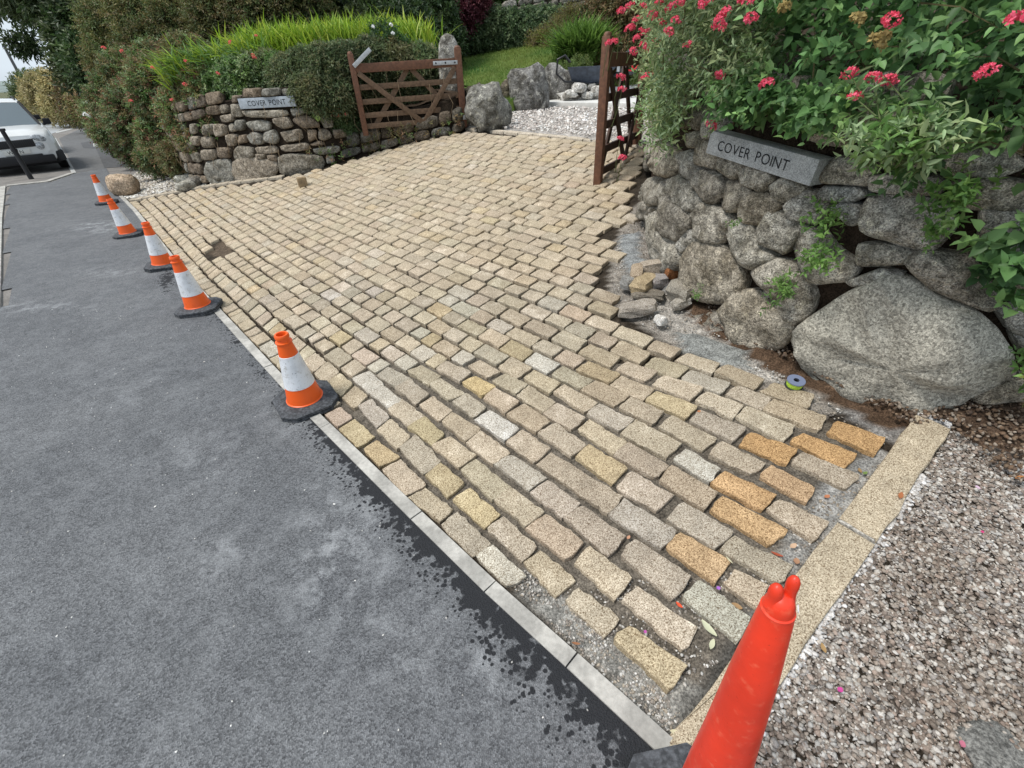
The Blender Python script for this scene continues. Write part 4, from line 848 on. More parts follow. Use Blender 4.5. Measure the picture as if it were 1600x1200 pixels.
gp = mesh('granite_gatepost', V, F, m_lichen, None, (.40, .385, .35), True); gp.location = (hp.x, hp.y, zz_-.08); tag(gp, 'rough round-topped lichened granite gatepost behind the left gate', 'gatepost')

# rocks holding the lawn
def at_z(px, py, z):
    d = ray(px, py); return CP+d*((z-EYE)/d[2])
RKS = [((762, 196), .82, (.62, .5, .62), 'squat lichen-blotched boulder nearest the gatepost at the edge of the lawn', (.30, .29, .26), 1),
       ((745, 190), .80, (.3, .4, .62), 'narrow dark mossy stone tucked between gatepost and boulders', (.14, .12, .09), 5),
       ((826, 172), .86, (.68, .45, .80), 'tall pointed grey boulder in the middle of the lawn edge', (.27, .26, .245), 2),
       ((874, 160), .90, (.62, .45, .72), 'upright speckled boulder at the right end of the lawn edge', (.29, .28, .265), 3),
       ((803, 160), .98, (.45, .4, .45), 'small brown stone behind the boulders', (.2, .17, .13), 4)]
for (px, py), z, s_, lb_, ti, sd_ in RKS:
    P = at_z(px, py, z); rock('boulder', (P[0], P[1]+s_[1]*.3, z+s_[2]*.34), s_, ti, lb_, 'boulder', 'boulders along the lawn edge', seed=sd_*3.3, amp=.2, rz=-.3, mat=m_lichen)
# slab and rubble
A = at_z(838, 168, .86); B = at_z(1012, 172, .86); mid = (A+B)/2; ang_ = math.atan2(B[1]-A[1], B[0]-A[0])
sl = MB().box((0, .75, .05), (np.linalg.norm(B-A), 1.5, .10), bev=.008).build('concrete_slab', M_('new_concrete', (.6, .59, .56), .9, [('noise', 5, 4, .3, .7, .85, 1.1)], [('noise', 90, .002, .5)]), None, 'auto')
sl.location = (mid[0], mid[1], .855); sl.rotation_euler = (0, 0, ang_); tag(sl, 'pale concrete slab edge at the far side of the gravel yard', 'slab')
sl['kind'] = 'structure'; del sl['category']; del sl['label']
RLAB = ['leftmost pale stone of the rubble heap on the concrete slab', 'pale rounded stone near the top left of the rubble heap', 'low pale stone in front of the wheelbarrow leg', 'grey-buff stone under the wheelbarrow tray', 'small dark stone at the left foot of the rubble heap', 'thin dark stone flat in the front of the rubble heap', 'low pale stone touching the right gate post', 'dull grey stone behind the wheelbarrow leg', 'pale stone seen just right of the gate post', 'rightmost low pale stone seen through the gate', 'upper pale stone seen through the gate above the slab']
k_ = 0
for px, py, w_, h_, ti in ((893, 146, .26, .13, (.62, .6, .56)), (905, 138, .3, .16, (.6, .58, .55)), (917, 149, .28, .12, (.66, .64, .6)), (932, 143, .24, .18, (.55, .53, .5)), (886, 150, .2, .1, (.35, .33, .3)), (899, 151, .22, .08, (.3, .28, .26)), (940, 150, .3, .1, (.62, .6, .57)), (925, 136, .2, .12, (.4, .39, .37)), (962, 150, .3, .12, (.62, .6, .58)), (980, 152, .3, .12, (.6, .58, .56)), (975, 142, .25, .15, (.65, .63, .6))):
    P = at(px, py, 10.15+.02*k_); rock('rubble_stone', (P[0], P[1], P[2]), (w_, w_*.8, h_), ti, RLAB[k_], 'stone', 'rubble heap on the slab', seed=k_*1.9, sub=2, amp=.25, rz=k_); k_ += 1
# wheelbarrow
P = at(945, 163, 10.55); hp_ = rock('sand_heap', (P[0], P[1], .93), (1.9, .75, .42), (.60, .58, .54), 'pale heap of sand and mortar on the slab under the wheelbarrow', 'heap', seed=14, amp=.25, mat=m_bed)
wbp = at(915, 129, 10.5); wb = empty('wheelbarrow', wbp, 'dark blue tray wheelbarrow with red wheel parked among the rubble', 'wheelbarrow', None, -.1)
m_tub = M_('dark_blue_tray', (.045, .055, .075), .5, [('noise', 12, 4, .4, .7, 1., 2.)], spec=.4)
V = []
for z, l0, l1, w0 in ((0, -.28, .30, .19), (.28, -.38, .62, .33)):
    V += [(l0, -w0, z), (l1, -w0, z), (l1, w0, z), (l0, w0, z)]
MB().add(V, [(3, 2, 1, 0), (0, 1, 5, 4), (1, 2, 6, 5), (2, 3, 7, 6), (3, 0, 4, 7)]).build('tray', m_tub, wb)
for s_ in (-1, 1):
    MB().tube([(.92, .06*s_, .32), (.5, .12*s_, .05), (.2, .2*s_, -.03), (-.45, .28*s_, .04), (-.62, .29*s_, .18), (-.60, .29*s_, .42), (-.45, .29*s_, .48), (-.34, .29*s_, .36)], .02, 8).build('handle', m_black, wb, 'auto')
    MB().tube([(-.1, .22*s_, -.03), (-.16, .26*s_, -.28), (.02, .26*s_, -.28), (.08, .2*s_, -.03)], .014, 6).build('leg', m_black, wb, 'auto')
MB().box((.62, -.33, .22), (.05, .07, .1)).build('bracket', m_steel, wb)
wh = MB()
for k in range(24):
    pass
wheel = MB().tube([(.92+.19*math.cos(a), 0, .32+.19*math.sin(a)) for a in np.linspace(0, 2*math.pi, 25)], .03, 8, cap=False).build('wheel', m_rubber, wb, 'auto')
rm = MB().tube([(.92+.15*math.cos(a), 0, .32+.15*math.sin(a)) for a in np.linspace(0, 2*math.pi, 25)], .017, 6, cap=False)
for k in range(5): a = k*2*math.pi/5; rm.beam((.92, 0, .32), (.92+.15*math.cos(a), 0, .32+.15*math.sin(a)), .02, .03, (0, 1, 0))
rm.build('rim', M_('red_wheel', (.6, .03, .04), .5), wheel)

wb.scale = (.92, .92, .92)
# corner rubble beside the drive
def gpt(px, py, dz=0): p = ground(px, py); return (p[0], p[1], p[2]+dz)
BR = [((1005, 452), (.20, .10, .09), (.42, .34, .22), .9, 'broken buff block leaning on top of the corner rubble'),
      ((1022, 424), (.19, .10, .08), (.38, .33, .27), -.25, 'buff broken block with a rusty end on the corner rubble'),
      ((1046, 432), (.07, .08, .075), (.36, .16, .07), .2, 'small rusty orange stone fragment on the corner rubble'),
      ((1026, 446), (.11, .10, .07), (.33, .31, .30), .3, 'squarish grey stone block in the corner rubble'),
      ((993, 440), (.15, .07, .10), (.38, .31, .23), 1.3, 'upright split block at the left of the corner rubble'),
      ((983, 449), (.09, .09, .08), (.28, .28, .27), .4, 'small dull grey stone left of the corner rubble'),
      ((1069, 462), (.22, .14, .10), (.30, .28, .24), .7, 'flat grey-brown stone lying against the wall foot'),
      ((995, 488), (.20, .10, .07), (.34, .31, .27), -.2, 'low crumbling block sunk in the mortar'),
      ((1032, 505), (.055, .06, .05), (.72, .71, .68), .5, 'white stone chip on the end sett'),
      ((1012, 464), (.18, .1, .04), (.2, .18, .15), -.3, 'thin dark stone plate below the corner rubble'),
      ((1063, 478), (.1, .06, .05), (.36, .34, .3), .2, 'pale pebble below the flat stone')]
for i, ((px, py), s_, ti, rz, lb_) in enumerate(BR):
    P = gpt(px, py, s_[2]*.40); bm = bmesh.new(); bmesh.ops.create_cube(bm, size=1); bmesh.ops.subdivide_edges(bm, edges=bm.edges[:], cuts=2, use_grid_fill=True); V = []
    for v in bm.verts:
        q = v.co; k = 1+.22*mnoise.noise(q*2.1+Vector((i*5.3, 0, i)))+.1*mnoise.noise(q*6+Vector((i, 2, 0))); e_ = 1-.10*(abs(q.x*2)**4*abs(q.y*2)**4+abs(q.z*2)**4*abs(q.y*2)**4+abs(q.x*2)**4*abs(q.z*2)**4)/1.5
        x, y, z = q.x*s_[0]*k*e_*1.15, q.y*s_[1]*k*e_*1.15, q.z*s_[2]*k*e_*1.1; z += x*.25*math.sin(i*2.1)
        V.append((x*math.cos(rz)-y*math.sin(rz), x*math.sin(rz)+y*math.cos(rz), z))
    o = mesh('broken_block', V, [[v.index for v in f.verts] for f in bm.faces], m_sett, None, ti); bm.free(); o.location = P; tag(o, lb_, 'stone', 'rubble at the wall corner')
    o.data.polygons.foreach_set('use_smooth', np.zeros(len(o.data.polygons), bool))
P = gpt(200, 303, .16); rock('boulder', P, (.50, .46, .42), (.52, .40, .29), 'tan rounded boulder behind the farthest traffic cone', 'boulder', seed=9, amp=.13, rz=.4)
for i, (px, py, w_, ti, lb_) in enumerate(((288, 285, .3, (.55, .54, .48), 'squarish pale stone lying on the chippings below the left wall'), (293, 296, .34, (.5, .48, .42), 'flat pale stone at the border of the setts'), (306, 289, .34, (.27, .25, .22), 'dark rounded stone on the chippings below the left wall'), (325, 285, .22, (.38, .36, .31), 'small grey stone at the foot of the left wall'), (345, 284, .2, (.3, .28, .24), 'rough brown stone where the left wall meets the setts'))):
    rock('loose_stone', gpt(px, py, .06), (w_, w_*.7, w_*.5), ti, lb_, 'stone', 'loose stones below the left wall', seed=20+i, sub=2, amp=.2, rz=i)
ch = MB().box((0, 0, .06), (.12, .11, .12), Matrix.Rotation(.5, 3, 'Z'), bev=.01).build('timber_offcut', M_('cut_timber', (.30, .22, .13), .9, [('noise', 30, 4, .3, .7, .6, 1.2)]), None, 'auto'); ch.location = gpt(474, 291, 0); tag(ch, 'small dark timber offcut standing on the far setts', 'offcut')

# reel of line on the bed
P = gpt(1240, 603, .0); rl = empty('line_reel', P, 'reel of fluorescent yellow-green builders line beside the setts', 'reel'); rl.rotation_euler = (.12, -.1, .4)
MB().lathe([(.012, .034), (.040, .034), (.041, .037), (.040, .040), (.012, .040)], 24, cap=False).build('rim', M_('blue_grey_plastic', (.16, .19, .28), .4), rl, 'auto')
MB().lathe([(.012, 0), (.041, 0), (.041, .004), (.012, .006)], 24).build('rim', M_('black_plastic', (.03, .03, .035), .4), rl, 'auto')
MB().lathe([(.034, .005), (.036, .012), (.036, .028), (.034, .034)], 24).build('line', M_('fluorescent_line', (.50, .72, .08), .6, [('noise', 200, 2, .4, .6, .6, 1.1)]), rl, 'auto')
MB().lathe([(.013, .0), (.013, .041)], 16).build('core', m_dark, rl)

# fallen leaves and petals
def leaf_bit(px, py, ln, wd, ti, lbl, rz, cat='leaf', dz=.006, curl=.25, grp='fallen leaves and petals'):
    V = []; F = []; n = 6
    for i in range(n+1):
        u = i/n; w_ = wd*math.sin(math.pi*(u*.92+.04))**.8; z = curl*ln*(u-.5)**2
        V += [((u-.5)*ln, -w_/2, z+.12*wd), ((u-.5)*ln, 0, z), ((u-.5)*ln, w_/2, z+.18*wd)]
    for i in range(n):
        a = 3*i; F += [(a, a+3, a+4, a+1), (a+1, a+4, a+5, a+2)]
    o = mesh('fallen_'+('petal' if cat == 'petal' else 'leaf'), V, F, m_petal, None, ti, True); P = gpt(px, py, dz); o.location = P; o.rotation_euler = (random.uniform(-.15, .15), random.uniform(-.2, .2), rz)
    tag(o, lbl, cat, grp)
LB = [(1106, 985, .062, .025, (.68, .68, .48), 'long cream leaf lying beside the red post cone', 2.0, 'leaf', .01), (1112, 1008, .038, .016, (.66, .66, .46), 'short cream leaf tip just below the long cream one', .9, 'leaf', .004),
      (1060, 948, .026, .014, (.85, .12, .05), 'bright red-orange leaf on a foreground sett', 2.3, 'leaf', .01), (1152, 945, .035, .02, (.42, .26, .13), 'brown leaf in the joint beside the post cone', 2.6, 'leaf', -.01),
      (1138, 878, .03, .007, (.62, .58, .4), 'thin straw-coloured leaf on a yellow sett', 2.1, 'leaf', .012), (1215, 864, .04, .012, (.42, .10, .05), 'dark red leaf in the gap by the granite kerb', -.5, 'leaf', -.01),
      (1240, 852, .03, .017, (.62, .42, .28), 'curled tan leaf by the granite kerb', .4, 'leaf', -.005), (1246, 875, .03, .02, (.45, .25, .15), 'rusty leaf against the inside of the kerb', .9, 'leaf', -.01), (1294, 773, .024, .016, (.5, .2, .1), 'orange-brown leaf in the wet mortar beside the kerb', .3, 'leaf', -.012),
      (1345, 733, .03, .014, (.35, .22, .1), 'brown leaf near the upper kerb stone', 1.2, 'leaf', -.01), (1352, 738, .03, .012, (.2, .28, .08), 'greenish leaf near the upper kerb stone', .4, 'leaf', -.005), (1405, 778, .034, .016, (.42, .16, .07), 'rust-red leaf on the gravel edge of the kerb', .8, 'leaf', .012),
      (1285, 1014, .028, .015, (.42, .27, .12), 'brown curled leaf on the gravel near the post cone', 1.5, 'leaf', .006), (1092, 643, .02, .012, (.6, .25, .12), 'small orange leaf in a joint between setts', .3, 'leaf', .0), (982, 840, .02, .012, (.6, .32, .2), 'pinkish-brown leaf on a foreground joint', .8, 'leaf', .0),
      (900, 1007, .028, .009, (.35, .16, .08), 'small brown leaf on the bare bed near the edging strip', -.2, 'leaf', .006), (1055, 1146, .03, .014, (.68, .62, .42), 'cream leaf at the tip of the edging strip', -.3, 'leaf', .006), (1590, 750, .045, .02, (.5, .22, .08), 'orange leaf at the edge of the brown gravel', .2, 'leaf', .01),
      (1311, 1080, .018, .014, (.6, .08, .32), 'magenta petal on the gravel', .4, 'petal', .008), (1525, 765, .022, .016, (.72, .52, .66), 'pale pink petal on the gravel', .9, 'petal', .01), (1532, 834, .012, .01, (.6, .06, .2), 'dark pink petal on the gravel', .2, 'petal', .01),
      (1122, 920, .014, .012, (.42, .16, .60), 'purple petal between foreground setts', .2, 'petal', .004), (1007, 991, .012, .01, (.55, .12, .42), 'tiny magenta petal on the lone sett', .6, 'petal', .016), (1500, 1165, .02, .014, (.55, .18, .25), 'dull pink petal on the gravel in the corner', .6, 'petal', .01)]
for a in LB: leaf_bit(*a[:7], a[7], a[8])

# pebbles ------------------------------------------------------------
ico = bmesh.new(); bmesh.ops.create_icosphere(ico, subdivisions=1, radius=1); IV = np.array([v.co[:] for v in ico.verts]); IF = np.array([[v.index for v in f.verts] for f in ico.faces]); ico.free()
def pebbles(name, P, size, cols, mat, flatn=.5, parent=None, smooth=False):
    n = len(P); sc_ = size*rng.uniform(.55, 1.35, (n, 1)); ang_ = rng.uniform(0, 2*math.pi, n); el = rng.uniform(.6, 1.45, (n, 1)); fl = rng.uniform(.35, .8, (n, 1))*flatn*2
    V = np.repeat(IV[None], n, 0)*(1+.28*rng.standard_normal((n, len(IV), 1)).clip(-1.4, 1.4)); V[:, :, 0] *= el; V[:, :, 2] *= fl; V *= (sc_/2)[:, :, None]
    tx = rng.normal(0, .35, n); y, z = V[:, :, 1].copy(), V[:, :, 2].copy(); V[:, :, 1] = y*np.cos(tx)[:, None]-z*np.sin(tx)[:, None]; V[:, :, 2] = y*np.sin(tx)[:, None]+z*np.cos(tx)[:, None]
    x, y = V[:, :, 0].copy(), V[:, :, 1].copy(); c, s = np.cos(ang_)[:, None], np.sin(ang_)[:, None]; V[:, :, 0] = x*c-y*s; V[:, :, 1] = x*s+y*c
    V += P[:, None, :]; F = (IF[None]+(np.arange(n)*len(IV))[:, None, None]).reshape(-1, 3)
    pn_ = np.array([fnoise(a[0], a[1], 0, 1.1)+.5*fnoise(a[0], a[1], 4, 4.) for a in P])[:, None]; ci = np.array(cols)[rng.integers(0, len(cols), n)]*rng.uniform(.75, 1.25, (n, 1))*(1+pn_*np.array([.26, .30, .34]))*1.16; T_ = np.repeat(ci, len(IV), 0)
    o = mesh(name, V.reshape(-1, 3), F, mat, parent, np.clip(T_, .01, .9), smooth); o['kind'] = 'stuff'; return o
m_peb = M_('pebble', tint=True, rough=.85, spec=.25, layers=[('noise', 300, 2, .35, .65, .8, 1.2)])
# brown-pink gravel right of the kerb
kA, kB = A0-D0*.5, B1; kn = np.array([D0[1], -D0[0]])
N_P = 150000; u = rng.uniform(-.75, 2.35, N_P); v = .13+rng.uniform(0, 1, N_P)*2.5; XYp = kA[None]+D0[None]*u[:, None]+kn[None]*v[:, None]
zz = zg(XYp[:, 0], XYp[:, 1])-.03; q = proj(np.stack([XYp[:, 0], XYp[:, 1], zz], 1))
vis = (q[:, 0] > 1000) & (q[:, 0] < 1760) & (q[:, 1] > 640) & (q[:, 1] < 1330) & ~inpoly(q, [(1380, 600), (1478, 662), (1530, 700), (1600, 725), (1800, 760), (1800, 500)])
XYp = XYp[vis]; zz = zz[vis]; qv = q[vis]; print('pebbles', len(XYp))
Pp = np.stack([XYp[:, 0], XYp[:, 1], zz+rng.uniform(-.006, .006, len(zz))], 1)
gb = np.array([kA+D0*-.9+kn*.119, kA+D0*2.42+kn*.119, kA+D0*2.42+kn*3.2, kA+D0*-.9+kn*3.2])
nu = 40; SU, SV = np.meshgrid(np.linspace(0, 1, nu), np.linspace(0, 1, nu), indexing='ij'); PXg = gb[0][0]+(gb[1]-gb[0])[0]*SU+(gb[3]-gb[0])[0]*SV; PYg = gb[0][1]+(gb[1]-gb[0])[1]*SU+(gb[3]-gb[0])[1]*SV
grid_mesh('gravel_bed', PXg, PYg, zg(PXg, PYg)-.036, m_bed, None, (.12, .10, .085))
pebbles('gravel', Pp, .0148, [(.25, .21, .175), (.19, .155, .13), (.31, .275, .24), (.38, .355, .32), (.15, .125, .105), (.27, .215, .18), (.44, .42, .39), (.24, .22, .205)], m_peb, .45)
pebbles('fine_gravel', Pp[::3]+np.array([[.006, .004, .004]]), .0075, [(.34, .30, .26), (.22, .18, .15), (.45, .42, .38)], m_peb, .6)
# pale grit against the kerb
n_ = 900; u = rng.uniform(-.2, 2.0, n_); v = .12+np.abs(rng.normal(0, .016, n_)); XYp = kA[None]+D0[None]*u[:, None]+kn[None]*v[:, None]
pebbles('grit', np.stack([XYp[:, 0], XYp[:, 1], zg(XYp[:, 0], XYp[:, 1])-.022], 1), .0145, [(.58, .57, .56), (.5, .48, .46), (.42, .4, .38)], m_peb, .6)
# set cement in the corner
Pc = ground(1590, 1185); rock('cement_patch', (Pc[0], Pc[1], Pc[2]-.035), (.20, .18, .05), (.20, .195, .18), 'grey hardened cement spill on the gravel in the bottom right corner', 'cement', None, seed=31, mat=m_bed, amp=.22)
# chippings in the yard and below the left wall
def scatter_px(poly, n, dz, f=zg):
    xs = [p[0] for p in poly]; ys = [p[1] for p in poly]; G = np.array([f(*p)[:2] for p in poly]) if False else None
    gp_ = np.array([ground(*p)[:2] for p in poly]); mn, mx_ = gp_.min(0), gp_.max(0); P = rng.uniform(mn, mx_, (n*3, 2)); z = zg(P[:, 0], P[:, 1]); k = inpoly(P, [tuple(a) for a in gp_]); P = P[k][:n]
    return np.stack([P[:, 0], P[:, 1], zg(P[:, 0], P[:, 1])+dz], 1)
Pa = scatter_px([(196, 309), (335, 287), (370, 284), (300, 268), (225, 262), (185, 285)], 5200, -.018)
pebbles('chippings', Pa, .04, [(.55, .52, .47), (.45, .42, .38), (.62, .60, .56), (.36, .32, .28), (.5, .45, .36)], m_peb, .6)
n_ = 9000; P = np.stack([rng.uniform(-1.2, 3.6, n_), rng.uniform(5.5, 11.2, n_)], 1); tq, vq = tv(P[:, 0], P[:, 1]); k = vq > V_END+.14; P = P[k]; vq = vq[k]
pebbles('chippings', np.stack([P[:, 0], P[:, 1], .775+.045*(vq-V_END)+.006], 1), .034, [(.60, .56, .52), (.5, .46, .42), (.68, .66, .63), (.36, .33, .31), (.56, .5, .46)], m_peb, .6)
# grit and crumbs in the joints and on the bare bed
Pa = np.vstack([scatter_px([(850, 905), (1045, 1140), (1170, 965), (1330, 850), (1400, 700), (1100, 900)], 2600, -.024), scatter_px([(950, 460), (1000, 500), (1180, 590), (1300, 650), (1390, 692), (1400, 680), (1300, 625), (1210, 572), (1060, 470), (1000, 330), (965, 370)], 1500, -.02)])
Pa = np.vstack([Pa, scatter_px([(780, 890), (1033, 1148), (1080, 1130), (1010, 1060), (880, 930), (830, 885)], 1100, -.022)])
pebbles('grit', Pa, .009, [(.33, .31, .28), (.24, .21, .18), (.42, .40, .37), (.28, .24, .19), (.17, .15, .13)], m_peb, .7)

Ps = scatter_px([(1235, 565), (1420, 665), (1470, 660), (1600, 770), (1600, 600), (1440, 640), (1230, 520), (1100, 460), (1110, 510)], 2600, .012)
pebbles('earth_crumbs', Ps, .013, [(.13, .085, .055), (.10, .07, .048), (.17, .12, .08), (.24, .20, .16), (.08, .055, .04)], m_peb, .8)

# stray stones and crumbs on the asphalt
Pq = scatter_px([(20, 480), (330, 470), (480, 660), (1000, 1190), (0, 1190)], 170, 0.); Pq[:, 2] = z_road(Pq[:, 0], Pq[:, 1])+.0015
pebbles('loose_grit', Pq, .007, [(.5, .49, .47), (.35, .34, .32), (.6, .58, .55)], m_peb, .5)

# ================================================================== PARKED CARS
m_paint = M_('white_car_paint', (.70, .71, .70), .3, [('noise', 3, 3, .3, .7, .93, 1.03)], spec=.5, coat=.6)
m_glass = M_('car_glass', (.09, .12, .135), .06, spec=.8, coat=1)
m_clad = M_('black_cladding', (.02, .02, .022), .65)
m_chrome = M_('chrome', (.6, .6, .62), .2, metal=1)
m_lamp = M_('lamp_glass', (.46, .48, .5), .12, [('noise', 26, 2, .4, .6, .45, 1.15)], spec=.8, coat=1)
m_tyre = M_('tyre', (.018, .018, .018), .85)
def car(loc, rz, label, group='cars parked along the kerb'):
    c = empty('parked_car', loc, label, 'car', group, rz)
    # stations along x (forward +): z sill, z shoulder, half widths sill / mid / shoulder
    S = [(2.12, .44, .74, .60, .66, .60), (2.08, .30, .87, .72, .80, .70), (1.95, .26, .96, .80, .86, .76), (1.70, .24, 1.0, .86, .895, .81), (1.30, .24, 1.04, .88, .895, .82), (.95, .24, 1.07, .88, .895, .83), (.2, .24, 1.08, .88, .895, .84), (-1.0, .24, 1.09, .88, .895, .84), (-1.8, .26, 1.08, .86, .88, .82), (-2.05, .32, 1.02, .80, .84, .78), (-2.12, .45, .9, .7, .78, .7)]
    V = []; F = []
    for x, z0, z1, a, b, d in S:
        zm = z0+(z1-z0)*.55
        ring = [(0, z0), (a*.95, z0), (a, z0+.05), (b, zm-.1), (b, zm+.08), (d+.03, z1-.05), (d-.04, z1-.005), (d*.5, z1+.018), (0, z1+.025)]
        ring = ring+[(-y, z) for y, z in ring[-2:0:-1]]
        V += [(x, y, z) for y, z in ring]
    n = 16
    for i in range(len(S)-1):
        for k in range(n): F.append((i*n+k, i*n+(k+1) % n, (i+1)*n+(k+1) % n, (i+1)*n+k))
    F.append(tuple(range(n))); F.append(tuple((len(S)-1)*n+k for k in range(n-1, -1, -1)))
    o = MB().add(V, F).build('body', m_paint, c, 'auto')
    bm = bmesh.new(); bm.from_mesh(o.data); bmesh.ops.recalc_face_normals(bm, faces=bm.faces); bm.to_mesh(o.data); bm.free()
    # cabin
    wx = [(1.02, 1.06, .78), (.38, 1.60, .60), (-.3, 1.655, .60), (-1.5, 1.63, .585), (-1.85, 1.52, .57), (-2.02, 1.05, .72)]
    V = []; F = []
    for x, z, hw in wx: V += [(x, -hw, z), (x, hw, z)]
    roof = MB(); r = [(.42, 1.585, .605), (.30, 1.63, .60), (-.3, 1.665, .605), (-1.5, 1.64, .59), (-1.86, 1.53, .575)]
    V = []
    for x, z, hw in r: V += [(x, -hw-.02, z-.05), (x, -hw, z-.008), (x, -hw*.5, z+.012), (x, 0, z+.018), (x, hw*.5, z+.012), (x, hw, z-.008), (x, hw+.02, z-.05)]
    F = [(i*7+k, i*7+k+1, (i+1)*7+k+1, (i+1)*7+k) for i in range(4) for k in range(6)]; roof.add(V, F).build('roof', m_paint, c, 'auto')
    MB().add([(1.06, -.74, 1.06), (1.06, .74, 1.06), (.44, .575, 1.575), (.44, -.575, 1.575), (1.12, 0, 1.075), (.46, 0, 1.60)], [(0, 4, 5, 3), (4, 1, 2, 5)]).build('windscreen', m_glass, c)
    for s in (-1, 1):
        MB().add([(.93, s*.80, 1.08), (-1.95, s*.78, 1.08), (-1.85, s*.60, 1.50), (-1.5, s*.622, 1.585), (.30, s*.625, 1.58), (.42, s*.62, 1.54)], [(0, 1, 2, 3, 4, 5) if s > 0 else (5, 4, 3, 2, 1, 0)]).build('side_window', m_glass, c)
        MB().beam((1.08, s*.77, 1.05), (.42, s*.60, 1.585), .05, .055, (0, 1, 0)).build('pillar', m_clad if s < 0 else m_clad, c, 'auto')
        MB().beam((-.25, s*.80, 1.08), (-.25, s*.625, 1.59), .05, .08, (0, 1, 0)).build('pillar', m_clad, c, 'auto')
        MB().tube([(.25, s*.56, 1.63), (.15, s*.56, 1.69), (-1.4, s*.55, 1.70), (-1.55, s*.55, 1.645)], .018, 8).build('roof_rail', m_clad, c, 'auto')
        mr = MB().box((.82, s*.95, 1.11), (.10, .17, .15), bev=.03); mr.beam((.85, s*.84, 1.05), (.83, s*.93, 1.07), .06, .05); mr.build('wing_mirror', m_clad, c, 'auto')
        # lamps
        MB().lathe([(0, .04), (.06, .036), (.125, .016), (.15, -.05)], 20, Matrix.Translation((2.085, s*.60, .80)) @ Matrix.Rotation(math.radians(74), 4, Vector((-s*.35, 1, 0))) @ Matrix.Diagonal((.62, 1.35, 1, 1))).build('headlight', m_lamp, c, 'auto')
        MB().lathe([(0, .035), (.06, .03), (.088, .01), (.10, -.04)], 20, Matrix.Translation((2.115, s*.50, .64)) @ Matrix.Rotation(math.radians(84), 4, 'Y')).build('fog_light', m_lamp, c, 'auto')
        for x in (1.32, -1.28):
            w_ = MB().lathe([(.19, -.10), (.31, -.10), (.335, -.07), (.335, .07), (.31, .10), (.19, .10)], 28, Matrix.Translation((x, s*.79, .335)) @ Matrix.Rotation(math.pi/2, 4, 'X')).build('wheel', m_tyre, c, 'auto')
            h_ = MB().lathe([(.0, .06), (.05, .07), (.19, .085)], 20, Matrix.Translation((x, s*.79+s*.0, .335)) @ Matrix.Rotation(math.pi/2 if s < 0 else -math.pi/2, 4, 'X')).build('rim', m_steel, w_, 'auto')
            MB().lathe([(.345, .02), (.43, .02), (.43, .0), (.345, 0)], 28, Matrix.Translation((x, s*.885, .345)) @ Matrix.Rotation(math.pi/2, 4, 'X')).build('wheel_arch', m_clad, c, 'auto')
        MB().box((0, s*.885, .32), (1.9, .04, .16), bev=.01).build('sill', m_clad, c, 'auto')
    MB().box((2.10, 0, .335), (.16, 1.36, .17), bev=.03).build('lower_bumper', m_clad, c, 'auto')
    for s in (-1, 1): MB().box((1.93, s*.76, .36), (.30, .20, .26), Matrix.Rotation(-s*.5, 3, 'Z'), bev=.04).build('bumper_corner', m_clad, c, 'auto')
    MB().box((2.135, 0, .42), (.06, .92, .085), bev=.01).build('lower_grille', m_black, c, 'auto')
    g = MB().box((2.10, 0, .715), (.07, .86, .17), bev=.02).build('grille', m_black, c, 'auto')
    for k in range(19): MB().box((2.138, -.36+.04*k, .715), (.008, .012, .15)).build('slat', m_clad, g)
    MB().box((2.115, 0, .812), (.05, .86, .016), bev=.004).build('grille_trim', m_chrome, c, 'auto')
    MB().lathe([(0, .012), (.035, .010), (.042, 0)], 16, Matrix.Translation((2.08, 0, .85)) @ Matrix.Rotation(math.radians(70), 4, 'Y')).build('badge', m_chrome, c, 'auto')
    pl = MB().box((2.14, 0, .545), (.012, .52, .115), bev=.003).build('number_plate', M_('number_plate_white', (.66, .66, .62), .5), c, 'auto')
    pen = -.19
    for ch in 'W2 N':
        if ch == ' ': pen += .04; continue
        cu = bpy.data.curves.new('t', 'FONT'); cu.body = ch; cu.size = .115
        to = bpy.data.objects.new('t', cu); COL.objects.link(to); me = bpy.data.meshes.new_from_object(to.evaluated_get(bpy.context.evaluated_depsgraph_get())); bpy.data.objects.remove(to)
        x0 = min(v.co.x for v in me.vertices); x1 = max(v.co.x for v in me.vertices)
        for v in me.vertices: v.co = Vector((2.1475, v.co.x-x0+pen, .505+v.co.y))
        pen += x1-x0+.015; me.materials.clear(); me.materials.append(m_letter); link('letter', me, pl)
    MB().box((.0, 0, .22), (3.6, 1.5, .1)).build('underbody', m_clad, c)
    return c
hd = math.atan2(-.76, .65)+.04
P = ground(110, 263, f=z_road); dv = np.array((math.cos(hd), math.sin(hd))); lv_ = np.array((-dv[1], dv[0]))
C1 = P[:2]-dv*1.85-lv_*.86
car((C1[0], C1[1], float(z_road(*C1))), hd, 'white compact off-roader facing the camera, cut by the left edge of the photo')
C2 = C1-dv*6.3+lv_*.05
car((C2[0], C2[1], float(z_road(*C2))), hd+.02, 'white car parked directly behind the white off-roader, only its roof showing')

# utility pole
P = at(31, 118, 62.); Pt = at(4, 68, 62.); up_ = Vector([float(a) for a in (Pt-P)]).normalized()
ut = MB().tube([Vector([float(a) for a in P])-up_*5.5, Vector([float(a) for a in P]), Vector([float(a) for a in Pt])], [.17, .15, .12], 10).build('pole', M_('grey_pole', (.13, .13, .14), .9), None, 'auto')
tag(ut, 'leaning grey utility pole against the sky beyond the parked cars', 'utility pole'); ut.name = 'utility_pole'

